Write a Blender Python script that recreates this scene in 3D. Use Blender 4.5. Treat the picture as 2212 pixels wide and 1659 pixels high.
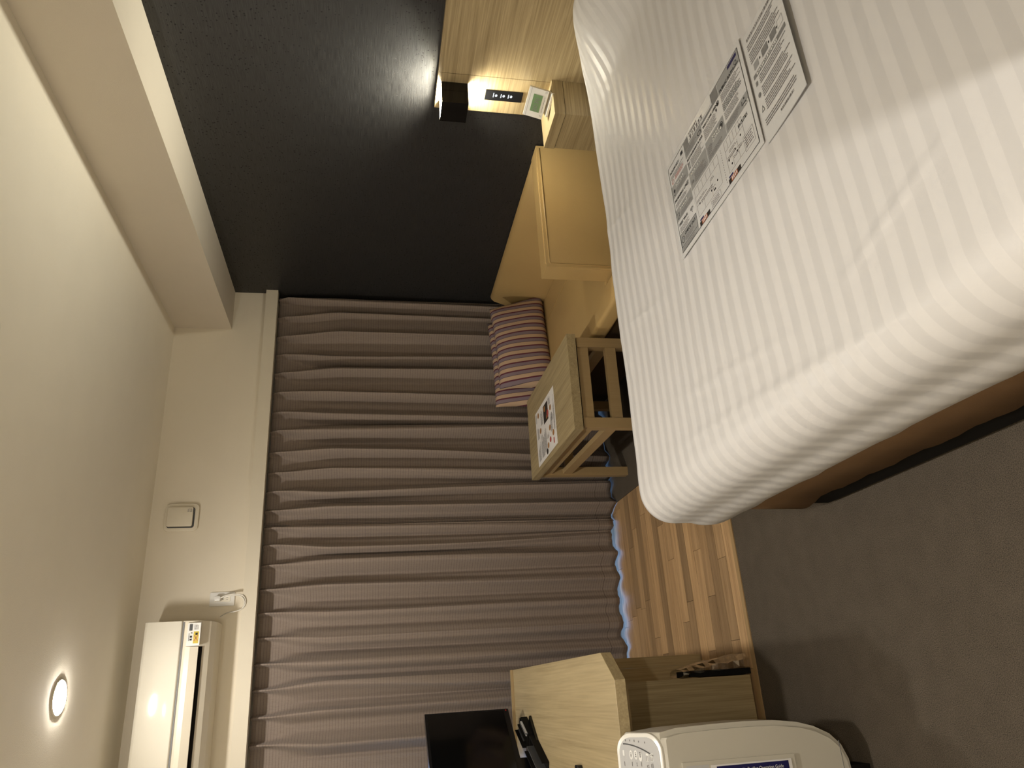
import bpy, bmesh, math, random
from mathutils import Vector, Matrix
random.seed(7)
PI = math.pi
for o in list(bpy.data.objects):
    bpy.data.objects.remove(o)
SC = bpy.context.scene
COL = SC.collection

# ------------------------------------------------------------------ camera
def Rx(t): return Matrix(((1,0,0),(0,math.cos(t),-math.sin(t)),(0,math.sin(t),math.cos(t))))
def Rz(t): return Matrix(((math.cos(t),-math.sin(t),0),(math.sin(t),math.cos(t),0),(0,0,1)))
PITCH, YAW, ROLL = math.radians(10.7578), math.radians(-22.9827), math.radians(0.7991)
Rup = Rz(YAW) @ Rx(PI/2-PITCH) @ Rz(ROLL)
cx_, cy_, cz_ = -Rup.col[1], Rup.col[0], Rup.col[2]      # the phone was held turned a quarter turn
cam_data = bpy.data.cameras.new('camera')
cam = bpy.data.objects.new('camera', cam_data); COL.objects.link(cam)
M = Matrix((cx_, cy_, cz_)).transposed().to_4x4()
M.translation = Vector((-2.3185, -4.1107, 1.4203))
cam.matrix_world = M
cam_data.sensor_fit = 'HORIZONTAL'; cam_data.sensor_width = 36
cam_data.lens = 1596.6/2212*36
cam_data.clip_start = 0.02
SC.camera = cam

# ------------------------------------------------------------------ world, exposure
W = bpy.data.worlds.new('world'); SC.world = W; W.use_nodes = True
bg = W.node_tree.nodes['Background']
bg.inputs[0].default_value = (0.22, 0.46, 1.0, 1); bg.inputs[1].default_value = 3.2
SC.view_settings.view_transform = 'Standard'
SC.view_settings.look = 'None'
SC.view_settings.exposure = 0.36
SC.view_settings.gamma = 1.0
SC.view_settings.use_curve_mapping = False
try:
    SC.cycles.max_bounces = 7; SC.cycles.diffuse_bounces = 4; SC.cycles.glossy_bounces = 3; SC.cycles.transparent_max_bounces = 8; SC.cycles.adaptive_threshold = 0.05
    SC.cycles.sample_clamp_indirect = 6.0; SC.cycles.caustics_reflective = False; SC.cycles.caustics_refractive = False
except Exception: pass
L_CEIL, L_BED, L_HALL, L_SCONCE = 325.0, 405.0, 640.0, 3.4
WARM = (1.0, 0.945, 0.86)
WARM_S = (1.0, 0.96, 0.80)

# ------------------------------------------------------------------ materials
MATS = {}
def newmat(name):
    m = bpy.data.materials.new(name); m.use_nodes = True
    MATS[name] = m
    return m, m.node_tree.nodes, m.node_tree.links, m.node_tree.nodes['Principled BSDF']
def plain(name, col, rough=0.5, spec=0.5, bump=0, bscale=200, metal=0, vary=0.0, vscale=6):
    m, N, L, b = newmat(name)
    b.inputs['Base Color'].default_value = (*col, 1); b.inputs['Roughness'].default_value = rough
    b.inputs['Specular IOR Level'].default_value = spec; b.inputs['Metallic'].default_value = metal
    tc = N.new('ShaderNodeTexCoord')
    nz = N.new('ShaderNodeTexNoise'); nz.inputs['Scale'].default_value = vscale; nz.inputs['Detail'].default_value = 4
    L.new(tc.outputs['Object'], nz.inputs['Vector'])
    mx = N.new('ShaderNodeMix'); mx.data_type = 'RGBA'
    v = vary if vary else 0.03
    mx.inputs['A'].default_value = (*[c*(1-v) for c in col], 1); mx.inputs['B'].default_value = (*[min(1, c*(1+v)) for c in col], 1)
    L.new(nz.outputs['Fac'], mx.inputs['Factor']); L.new(mx.outputs['Result'], b.inputs['Base Color'])
    if bump:
        n2 = N.new('ShaderNodeTexNoise'); n2.inputs['Scale'].default_value = bscale; n2.inputs['Detail'].default_value = 3
        L.new(tc.outputs['Object'], n2.inputs['Vector'])
        bp = N.new('ShaderNodeBump'); bp.inputs['Strength'].default_value = bump; bp.inputs['Distance'].default_value = 0.002
        L.new(n2.outputs['Fac'], bp.inputs['Height']); L.new(bp.outputs['Normal'], b.inputs['Normal'])
    return m
def emis(name, col, s):
    m, N, L, b = newmat(name)
    N.remove(b); e = N.new('ShaderNodeEmission'); e.inputs[0].default_value = (*col, 1); e.inputs[1].default_value = s
    L.new(e.outputs[0], N['Material Output'].inputs[0]); return m
def wood(name, light, dark, axis, rough=0.45, scale=1.0, contrast=1.0, rnd=False, axis2=None):
    m, N, L, b = newmat(name)
    tc = N.new('ShaderNodeTexCoord'); mp = N.new('ShaderNodeMapping')
    s = [30*scale]*3; s[axis] = 1.2*scale
    if axis2 is not None: s[axis2] = 1.2*scale
    mp.inputs['Scale'].default_value = s
    L.new(tc.outputs['Object'], mp.inputs['Vector'])
    vec = mp.outputs['Vector']
    oi = None
    if rnd:
        oi = N.new('ShaderNodeObjectInfo'); ad = N.new('ShaderNodeVectorMath'); ad.operation = 'ADD'
        ml = N.new('ShaderNodeMath'); ml.operation = 'MULTIPLY'; ml.inputs[1].default_value = 57
        L.new(oi.outputs['Random'], ml.inputs[0]); L.new(vec, ad.inputs[0]); L.new(ml.outputs[0], ad.inputs[1]); vec = ad.outputs[0]
    n1 = N.new('ShaderNodeTexNoise'); n1.inputs['Scale'].default_value = 1.0; n1.inputs['Detail'].default_value = 6
    n1.inputs['Distortion'].default_value = 1.2; n1.inputs['Roughness'].default_value = 0.6
    L.new(vec, n1.inputs['Vector'])
    mp2 = N.new('ShaderNodeMapping'); s2 = [230*scale]*3; s2[axis] = 4*scale
    if axis2 is not None: s2[axis2] = 4*scale
    mp2.inputs['Scale'].default_value = s2; L.new(tc.outputs['Object'], mp2.inputs['Vector'])
    n2 = N.new('ShaderNodeTexNoise'); n2.inputs['Scale'].default_value = 1; n2.inputs['Detail'].default_value = 3
    L.new(mp2.outputs['Vector'], n2.inputs['Vector'])
    a = N.new('ShaderNodeMix'); a.data_type = 'FLOAT'; a.inputs['Factor'].default_value = 0.5
    L.new(n1.outputs['Fac'], a.inputs['A']); L.new(n2.outputs['Fac'], a.inputs['B'])
    cr = N.new('ShaderNodeValToRGB'); cr.color_ramp.elements[0].position = 0.5-0.17/contrast; cr.color_ramp.elements[1].position = 0.5+0.13/contrast
    cr.color_ramp.elements[0].color = (*dark, 1); cr.color_ramp.elements[1].color = (*light, 1)
    L.new(a.outputs['Result'], cr.inputs['Fac'])
    out = cr.outputs['Color']
    if rnd:
        hv = N.new('ShaderNodeMapRange'); hv.inputs['To Min'].default_value = 0.55; hv.inputs['To Max'].default_value = 1.12
        L.new(oi.outputs['Random'], hv.inputs['Value'])
        mm = N.new('ShaderNodeVectorMath'); mm.operation = 'SCALE'; L.new(out, mm.inputs[0]); L.new(hv.outputs[0], mm.inputs['Scale']); out = mm.outputs[0]
    L.new(out, b.inputs['Base Color']); b.inputs['Roughness'].default_value = rough
    bp = N.new('ShaderNodeBump'); bp.inputs['Strength'].default_value = 0.15; bp.inputs['Distance'].default_value = 0.0006
    L.new(a.outputs['Result'], bp.inputs['Height']); L.new(bp.outputs['Normal'], b.inputs['Normal'])
    return m

plain('wall_paint', (0.76, 0.695, 0.575), 0.85, 0.2, bump=0.25, bscale=350)
plain('ceiling_paint', (0.86, 0.805, 0.69), 0.9, 0.1, bump=0.25, bscale=350)
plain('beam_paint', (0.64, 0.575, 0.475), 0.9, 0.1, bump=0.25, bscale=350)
plain('trim_white', (0.72, 0.66, 0.54), 0.55, 0.35)
plain('plastic_white', (0.78, 0.74, 0.64), 0.35, 0.5)
plain('plastic_cool', (0.74, 0.73, 0.70), 0.35, 0.5)
plain('ac_gloss', (0.76, 0.72, 0.62), 0.11, 0.45)
plain('ac_body', (0.74, 0.68, 0.56), 0.35, 0.5)
plain('purifier_body', (0.56, 0.53, 0.45), 0.3, 0.5)
plain('purifier_panel', (0.50, 0.50, 0.50), 0.4, 0.4)
plain('purifier_rim', (0.82, 0.80, 0.74), 0.25, 0.5)
plain('black_plastic', (0.008, 0.008, 0.009), 0.3, 0.4)
plain('black_gloss', (0.004, 0.004, 0.004), 0.08, 0.5)
plain('black_matte', (0.010, 0.009, 0.008), 0.8, 0.1)
plain('dark_gap', (0.006, 0.005, 0.004), 0.9, 0.0)
plain('grey_dark', (0.08, 0.08, 0.08), 0.5, 0.3)
plain('grey_mid', (0.20, 0.20, 0.20), 0.6, 0.3)
plain('grey_light', (0.31, 0.315, 0.315), 0.6, 0.3)
plain('ink', (0.03, 0.03, 0.035), 0.6, 0.3)
plain('ink_soft', (0.20, 0.19, 0.19), 0.6, 0.3)
plain('ink_red', (0.40, 0.12, 0.10), 0.6, 0.3)
plain('ink_white', (0.80, 0.80, 0.78), 0.6, 0.3)
plain('navy', (0.012, 0.012, 0.09), 0.35, 0.5)
plain('orange_print', (0.45, 0.13, 0.05), 0.5, 0.3)
plain('food_brown', (0.35, 0.17, 0.06), 0.5, 0.3, vary=0.5, vscale=120)
plain('food_red', (0.42, 0.08, 0.07), 0.5, 0.3, vary=0.5, vscale=120)
plain('food_dark', (0.03, 0.025, 0.022), 0.5, 0.3, vary=0.9, vscale=90)
plain('paper_bed', (0.64, 0.645, 0.65), 0.3, 0.4)
plain('paper_menu', (0.78, 0.76, 0.74), 0.35, 0.4)
plain('laminate', (0.66, 0.665, 0.665), 0.22, 0.5)
plain('lcd', (0.16, 0.27, 0.13), 0.2, 0.5)
plain('led_red', (0.5, 0.02, 0.02), 0.3, 0.5)
plain('yellow_label', (0.55, 0.42, 0.06), 0.5, 0.3)
plain('leather', (0.49, 0.335, 0.14), 0.36, 0.45, bump=0.12, bscale=260, vary=0.08, vscale=5)
plain('bed_skirt', (0.24, 0.15, 0.085), 0.85, 0.1, bump=0.3, bscale=500)
plain('sofa_base', (0.06, 0.038, 0.018), 0.7, 0.2)
plain('mattress', (0.7, 0.67, 0.62), 0.9, 0.1)
plain('sconce_inner', (0.85, 0.83, 0.78), 0.6, 0.3)
plain('cord_white', (0.75, 0.72, 0.65), 0.4, 0.4)
plain('sill_metal', (0.5, 0.5, 0.5), 0.4, 0.5)
wood('oak_y', (0.48, 0.375, 0.21), (0.26, 0.19, 0.092), 1)
wood('oak_h', (0.44, 0.345, 0.19), (0.24, 0.175, 0.085), 1, axis2=0)
wood('oak_z', (0.46, 0.36, 0.20), (0.30, 0.225, 0.11), 2)
wood('oak_x', (0.46, 0.34, 0.18), (0.27, 0.19, 0.09), 0)
wood('oak_desk', (0.47, 0.375, 0.21), (0.32, 0.245, 0.13), 1, scale=0.7, contrast=0.9)
wood('table_top', (0.42, 0.335, 0.185), (0.24, 0.18, 0.09), 1)
wood('table_frame', (0.39, 0.275, 0.135), (0.33, 0.228, 0.105), 2, contrast=0.6)
wood('plank', (0.58, 0.38, 0.195), (0.32, 0.19, 0.085), 0, rough=0.55, scale=0.9, rnd=True)
wood('threshold', (0.40, 0.27, 0.13), (0.30, 0.19, 0.085), 0)

def carpet_mat():
    m, N, L, b = newmat('carpet')
    tc = N.new('ShaderNodeTexCoord')
    n1 = N.new('ShaderNodeTexNoise'); n1.inputs['Scale'].default_value = 420; n1.inputs['Detail'].default_value = 3
    n2 = N.new('ShaderNodeTexNoise'); n2.inputs['Scale'].default_value = 14; n2.inputs['Detail'].default_value = 4
    L.new(tc.outputs['Object'], n1.inputs['Vector']); L.new(tc.outputs['Object'], n2.inputs['Vector'])
    a = N.new('ShaderNodeMix'); a.data_type = 'FLOAT'; a.inputs['Factor'].default_value = 0.12
    L.new(n1.outputs['Fac'], a.inputs['A']); L.new(n2.outputs['Fac'], a.inputs['B'])
    cr = N.new('ShaderNodeValToRGB'); cr.color_ramp.elements[0].position = 0.35; cr.color_ramp.elements[1].position = 0.66
    cr.color_ramp.elements[0].color = (0.055, 0.045, 0.034, 1); cr.color_ramp.elements[1].color = (0.150, 0.124, 0.095, 1)
    L.new(a.outputs['Result'], cr.inputs['Fac']); L.new(cr.outputs['Color'], b.inputs['Base Color'])
    b.inputs['Roughness'].default_value = 0.95; b.inputs['Specular IOR Level'].default_value = 0.1
    bp = N.new('ShaderNodeBump'); bp.inputs['Strength'].default_value = 0.6; bp.inputs['Distance'].default_value = 0.004
    L.new(n1.outputs['Fac'], bp.inputs['Height']); L.new(bp.outputs['Normal'], b.inputs['Normal'])
carpet_mat()
def wallpaper_mat():
    m, N, L, b = newmat('dark_wallpaper')
    tc = N.new('ShaderNodeTexCoord'); mp = N.new('ShaderNodeMapping'); mp.inputs['Scale'].default_value = (1, 14, 420)
    L.new(tc.outputs['Object'], mp.inputs['Vector'])
    n1 = N.new('ShaderNodeTexNoise'); n1.inputs['Scale'].default_value = 1; n1.inputs['Detail'].default_value = 3
    L.new(mp.outputs['Vector'], n1.inputs['Vector'])
    vo = N.new('ShaderNodeTexVoronoi'); vo.inputs['Scale'].default_value = 80; vo.inputs['Randomness'].default_value = 0.8
    L.new(tc.outputs['Object'], vo.inputs['Vector'])
    lt = N.new('ShaderNodeMath'); lt.operation = 'LESS_THAN'; lt.inputs[1].default_value = 0.36
    L.new(vo.outputs['Distance'], lt.inputs[0])
    sx = N.new('ShaderNodeSeparateXYZ'); L.new(vo.outputs['Color'], sx.inputs[0])
    g = N.new('ShaderNodeMath'); g.operation = 'GREATER_THAN'; g.inputs[1].default_value = 0.55; L.new(sx.outputs[0], g.inputs[0])
    mu = N.new('ShaderNodeMath'); mu.operation = 'MULTIPLY'; L.new(lt.outputs[0], mu.inputs[0]); L.new(g.outputs[0], mu.inputs[1])
    cr = N.new('ShaderNodeValToRGB'); cr.color_ramp.elements[0].position = 0.3; cr.color_ramp.elements[1].position = 0.7
    cr.color_ramp.elements[0].color = (0.012, 0.0115, 0.0112, 1); cr.color_ramp.elements[1].color = (0.036, 0.035, 0.034, 1)
    L.new(n1.outputs['Fac'], cr.inputs['Fac'])
    mx = N.new('ShaderNodeMix'); mx.data_type = 'RGBA'; mx.inputs['B'].default_value = (0.012, 0.0118, 0.0115, 1)
    L.new(mu.outputs[0], mx.inputs['Factor']); L.new(cr.outputs['Color'], mx.inputs['A'])
    L.new(mx.outputs['Result'], b.inputs['Base Color'])
    b.inputs['Specular IOR Level'].default_value = 0.45
    rr = N.new('ShaderNodeMapRange'); rr.inputs['To Min'].default_value = 0.46; rr.inputs['To Max'].default_value = 0.85; L.new(mu.outputs[0], rr.inputs['Value']); L.new(rr.outputs[0], b.inputs['Roughness'])
    bp = N.new('ShaderNodeBump'); bp.inputs['Strength'].default_value = 0.35; bp.inputs['Distance'].default_value = 0.001
    sb = N.new('ShaderNodeMath'); sb.operation = 'SUBTRACT'; L.new(n1.outputs['Fac'], sb.inputs[0]); L.new(mu.outputs[0], sb.inputs[1])
    L.new(sb.outputs[0], bp.inputs['Height']); L.new(bp.outputs['Normal'], b.inputs['Normal'])
wallpaper_mat()
def curtain_mat():
    m, N, L, b = newmat('curtain_cloth')
    tc = N.new('ShaderNodeTexCoord'); sp = N.new('ShaderNodeSeparateXYZ'); L.new(tc.outputs['Object'], sp.inputs[0])
    ml = N.new('ShaderNodeMath'); ml.operation = 'MULTIPLY'; ml.inputs[1].default_value = 68; L.new(sp.outputs['Z'], ml.inputs[0])
    fr = N.new('ShaderNodeMath'); fr.operation = 'FRACT'; L.new(ml.outputs[0], fr.inputs[0])
    lt = N.new('ShaderNodeMath'); lt.operation = 'LESS_THAN'; lt.inputs[1].default_value = 0.2; L.new(fr.outputs[0], lt.inputs[0])
    nz = N.new('ShaderNodeTexNoise'); nz.inputs['Scale'].default_value = 240; nz.inputs['Detail'].default_value = 2; L.new(tc.outputs['Object'], nz.inputs['Vector'])
    mu = N.new('ShaderNodeMath'); mu.operation = 'MULTIPLY'; L.new(lt.outputs[0], mu.inputs[0]); L.new(nz.outputs['Fac'], mu.inputs[1])
    mp = N.new('ShaderNodeMapping'); mp.inputs['Scale'].default_value = (700, 700, 40); L.new(tc.outputs['Object'], mp.inputs['Vector'])
    n2 = N.new('ShaderNodeTexNoise'); n2.inputs['Scale'].default_value = 1; L.new(mp.outputs['Vector'], n2.inputs['Vector'])
    c0 = N.new('ShaderNodeMix'); c0.data_type = 'RGBA'; c0.inputs['A'].default_value = (0.225, 0.18, 0.15, 1); c0.inputs['B'].default_value = (0.33, 0.27, 0.23, 1)
    L.new(n2.outputs['Fac'], c0.inputs['Factor'])
    c1 = N.new('ShaderNodeMix'); c1.data_type = 'RGBA'; c1.inputs['B'].default_value = (0.15, 0.115, 0.095, 1)
    L.new(mu.outputs[0], c1.inputs['Factor']); L.new(c0.outputs['Result'], c1.inputs['A'])
    hs = N.new('ShaderNodeMath'); hs.operation = 'COMPARE'; hs.inputs[1].default_value = 0.105; hs.inputs[2].default_value = 0.0014; L.new(sp.outputs['Z'], hs.inputs[0])
    c2 = N.new('ShaderNodeMix'); c2.data_type = 'RGBA'; c2.inputs['B'].default_value = (0.11, 0.08, 0.06, 1); L.new(hs.outputs[0], c2.inputs['Factor']); L.new(c1.outputs['Result'], c2.inputs['A'])
    L.new(c2.outputs['Result'], b.inputs['Base Color']); b.inputs['Roughness'].default_value = 0.8; b.inputs['Specular IOR Level'].default_value = 0.15
    try: b.inputs['Sheen Weight'].default_value = 0.1
    except Exception: pass
curtain_mat()
def stripe_sheet_mat():
    m, N, L, b = newmat('striped_sheet')
    tc = N.new('ShaderNodeTexCoord'); sp = N.new('ShaderNodeSeparateXYZ'); L.new(tc.outputs['Object'], sp.inputs[0])
    ml = N.new('ShaderNodeMath'); ml.operation = 'MULTIPLY'; ml.inputs[1].default_value = 1/0.052; L.new(sp.outputs['Y'], ml.inputs[0])
    fr = N.new('ShaderNodeMath'); fr.operation = 'FRACT'; L.new(ml.outputs[0], fr.inputs[0])
    gt = N.new('ShaderNodeMath'); gt.operation = 'GREATER_THAN'; gt.inputs[1].default_value = 0.5; L.new(fr.outputs[0], gt.inputs[0])
    c = N.new('ShaderNodeMix'); c.data_type = 'RGBA'; c.inputs['A'].default_value = (0.645, 0.635, 0.63, 1); c.inputs['B'].default_value = (0.60, 0.592, 0.59, 1)
    L.new(gt.outputs[0], c.inputs['Factor']); L.new(c.outputs['Result'], b.inputs['Base Color'])
    r = N.new('ShaderNodeMapRange'); r.inputs['To Min'].default_value = 0.75; r.inputs['To Max'].default_value = 0.38
    L.new(gt.outputs[0], r.inputs['Value']); L.new(r.outputs[0], b.inputs['Roughness'])
    b.inputs['Specular IOR Level'].default_value = 0.35
    nz = N.new('ShaderNodeTexNoise'); nz.inputs['Scale'].default_value = 700; L.new(tc.outputs['Object'], nz.inputs['Vector'])
    bp = N.new('ShaderNodeBump'); bp.inputs['Strength'].default_value = 0.1; bp.inputs['Distance'].default_value = 0.001
    L.new(nz.outputs['Fac'], bp.inputs['Height']); L.new(bp.outputs['Normal'], b.inputs['Normal'])
stripe_sheet_mat()
def cushion_mat():
    m, N, L, b = newmat('cushion_stripe')
    tc = N.new('ShaderNodeTexCoord'); sp = N.new('ShaderNodeSeparateXYZ'); L.new(tc.outputs['Object'], sp.inputs[0])
    ml = N.new('ShaderNodeMath'); ml.operation = 'MULTIPLY'; ml.inputs[1].default_value = 1/0.0485; L.new(sp.outputs['X'], ml.inputs[0])
    fr = N.new('ShaderNodeMath'); fr.operation = 'FRACT'; L.new(ml.outputs[0], fr.inputs[0])
    cr = N.new('ShaderNodeValToRGB'); e = cr.color_ramp; e.interpolation = 'CONSTANT'
    e.elements[0].position = 0; e.elements[0].color = (0.47, 0.335, 0.225, 1)
    e.elements[1].position = 0.42; e.elements[1].color = (0.06, 0.045, 0.05, 1)
    for p, c in ((0.46, (0.215, 0.165, 0.19, 1)), (0.83, (0.12, 0.035, 0.05, 1))):
        x = e.elements.new(p); x.color = c
    L.new(fr.outputs[0], cr.inputs['Fac']); L.new(cr.outputs['Color'], b.inputs['Base Color']); b.inputs['Roughness'].default_value = 0.85
    b.inputs['Specular IOR Level'].default_value = 0.15
cushion_mat()
def clear_mat(name, gl, tint=(1, 1, 1)):
    m, N, L, b = newmat(name); N.remove(b)
    t = N.new('ShaderNodeBsdfTransparent'); t.inputs[0].default_value = (*tint, 1)
    g = N.new('ShaderNodeBsdfGlossy'); g.inputs['Roughness'].default_value = 0.08
    lw = N.new('ShaderNodeLayerWeight'); lw.inputs['Blend'].default_value = 0.35
    mr = N.new('ShaderNodeMapRange'); mr.inputs['To Min'].default_value = gl; mr.inputs['To Max'].default_value = min(1, gl*6); L.new(lw.outputs['Facing'], mr.inputs['Value'])
    mx = N.new('ShaderNodeMixShader'); L.new(mr.outputs[0], mx.inputs[0]); L.new(t.outputs[0], mx.inputs[1]); L.new(g.outputs[0], mx.inputs[2])
    L.new(mx.outputs[0], N['Material Output'].inputs[0])
clear_mat('window_glass', 0.05); clear_mat('clear_plastic', 0.15, (0.93, 0.91, 0.88))
emis('lamp_ceiling', WARM, L_CEIL); emis('lamp_bed', WARM, L_BED); emis('lamp_hall', WARM, L_HALL); emis('icon_glow', (0.9, 0.95, 1.0), 0.9)

# ------------------------------------------------------------------ helpers
BASE = {}
def link(o): COL.objects.link(o); return o
def thing(name, label, cat, base=(0, 0, 0), group=None):
    o = link(bpy.data.objects.new(name, None)); o.location = base; o.empty_display_size = 0.05
    o['label'] = label; o['category'] = cat
    if group: o['group'] = group
    BASE[o.name] = Vector(base); return o
def tag(o, label, cat, group=None):
    o['label'] = label; o['category'] = cat
    if group: o['group'] = group
    return o
def mk(name, bm, mat, parent=None, base=None, smooth=False, bevel=0, seg=2, label=None, mats=None):
    if bevel:
        bmesh.ops.bevel(bm, geom=[e for e in bm.edges if len(e.link_faces) == 2 and e.calc_face_angle(0) > 0.5], offset=bevel, segments=seg, affect='EDGES', profile=0.5, clamp_overlap=True)
    b = BASE[parent.name] if parent else Vector(base or (0, 0, 0))
    bmesh.ops.translate(bm, verts=bm.verts, vec=-b)
    me = bpy.data.meshes.new(name); bm.to_mesh(me); bm.free()
    for x in (mats or [mat]): me.materials.append(MATS[x])
    if smooth:
        for p in me.polygons: p.use_smooth = True
    o = link(bpy.data.objects.new(name, me))
    if parent: o.parent = parent; BASE[o.name] = b
    else: o.location = b; BASE[o.name] = b
    if smooth == 'auto':
        try: me.set_sharp_from_angle(angle=math.radians(35))
        except Exception: pass
    if label: o['label'] = label
    return o
def bx(bm, x0, x1, y0, y1, z0, z1, mi=0):
    v = [bm.verts.new(p) for p in ((x0,y0,z0),(x1,y0,z0),(x1,y1,z0),(x0,y1,z0),(x0,y0,z1),(x1,y0,z1),(x1,y1,z1),(x0,y1,z1))]
    for f in ((3,2,1,0),(4,5,6,7),(0,1,5,4),(1,2,6,5),(2,3,7,6),(3,0,4,7)):
        bm.faces.new([v[i] for i in f]).material_index = mi
    return v
def box(*a):
    bm = bmesh.new(); bx(bm, *a); return bm
def obox(bm, c, ax, ay, az, hx, hy, hz):
    c, ax, ay, az = Vector(c), Vector(ax), Vector(ay), Vector(az)
    v = [bm.verts.new(c+ax*(sx*hx)+ay*(sy*hy)+az*(sz*hz)) for sx, sy, sz in ((-1,-1,-1),(1,-1,-1),(1,1,-1),(-1,1,-1),(-1,-1,1),(1,-1,1),(1,1,1),(-1,1,1))]
    for f in ((3,2,1,0),(4,5,6,7),(0,1,5,4),(1,2,6,5),(2,3,7,6),(3,0,4,7)): bm.faces.new([v[i] for i in f])
def prism(pts, y0, y1, axis=1):
    """extrude an outline; axis=1: pts are (x,z) along y, 2: (x,y) along z, 0: (y,z) along x"""
    bm = bmesh.new()
    def P(p, t): return (p[0], t, p[1]) if axis == 1 else (p[0], p[1], t) if axis == 2 else (t, p[0], p[1])
    a = [bm.verts.new(P(p, y0)) for p in pts]; c = [bm.verts.new(P(p, y1)) for p in pts]
    n = len(pts)
    bm.faces.new(a); bm.faces.new(c[::-1])
    for i in range(n): bm.faces.new([a[i], c[i], c[(i+1) % n], a[(i+1) % n]])
    bmesh.ops.recalc_face_normals(bm, faces=bm.faces); return bm
def rrect(x0, x1, y0, y1, r, n=6):
    out = []
    for cx, cy, a0 in ((x1-r, y1-r, 0), (x0+r, y1-r, 90), (x0+r, y0+r, 180), (x1-r, y0+r, 270)):
        for i in range(n+1):
            a = math.radians(a0+90*i/n); out.append((cx+r*math.cos(a), cy+r*math.sin(a)))
    return out
def tube(path, r, n=8, closed=False):
    bm = bmesh.new(); path = [Vector(p) for p in path]; rings = []
    m = len(path)
    for i, p in enumerate(path):
        a = path[(i-1) % m] if (closed or i > 0) else p; b = path[(i+1) % m] if (closed or i < m-1) else p
        t = (b-a).normalized(); u = t.cross(Vector((0.13, 0.31, 0.94))).normalized(); w = t.cross(u)
        rings.append([bm.verts.new(p+u*(r*math.cos(2*PI*k/n))+w*(r*math.sin(2*PI*k/n))) for k in range(n)])
    for i in range(m if closed else m-1):
        A, B = rings[i], rings[(i+1) % m]
        for k in range(n): bm.faces.new([A[k], A[(k+1) % n], B[(k+1) % n], B[k]])
    if not closed: bm.faces.new(rings[0][::-1]); bm.faces.new(rings[-1])
    bmesh.ops.recalc_face_normals(bm, faces=bm.faces); return bm
def lathe(prof, c, n=32):
    bm = bmesh.new(); c = Vector(c); rings = []
    for r, z in prof:
        rings.append([bm.verts.new(c+Vector((r*math.cos(2*PI*k/n), r*math.sin(2*PI*k/n), z))) for k in range(n)] if r > 1e-6 else [bm.verts.new(c+Vector((0, 0, z)))])
    for A, B in zip(rings, rings[1:]):
        for k in range(n):
            f = [A[k % len(A)], A[(k+1) % len(A)], B[(k+1) % len(B)], B[k % len(B)]]
            f = list(dict.fromkeys(f))
            if len(f) > 2: bm.faces.new(f)
    bmesh.ops.recalc_face_normals(bm, faces=bm.faces); return bm
def smoothpath(pts, k=8):
    out = []; P = [Vector(p) for p in pts]
    for i in range(len(P)-1):
        p0, p1, p2, p3 = P[max(0, i-1)], P[i], P[i+1], P[min(len(P)-1, i+2)]
        for j in range(k):
            t = j/k
            out.append(0.5*((2*p1)+(p2-p0)*t+(2*p0-5*p1+4*p2-p3)*t*t+(3*p1-p0-3*p2+p3)*t**3))
    out.append(P[-1]); return out
def struct(name, bm, mat, parent=None, **k):
    o = mk(name, bm, mat, parent, **k)
    if not parent: o['kind'] = 'structure'
    return o
_TX = {}
def textpolys(s, size, align='LEFT'):
    key = (s, align)
    if key not in _TX:
        cu = bpy.data.curves.new('t', 'FONT'); cu.body = s; cu.size = 1.0; cu.align_x = align; cu.resolution_u = 2
        to = bpy.data.objects.new('t', cu); me = bpy.data.meshes.new_from_object(to)
        _TX[key] = ([v.co.copy() for v in me.vertices], [list(p.vertices) for p in me.polygons])
        bpy.data.objects.remove(to); bpy.data.meshes.remove(me)
    vs, fs = _TX[key]
    return [v*size for v in vs], fs
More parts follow.
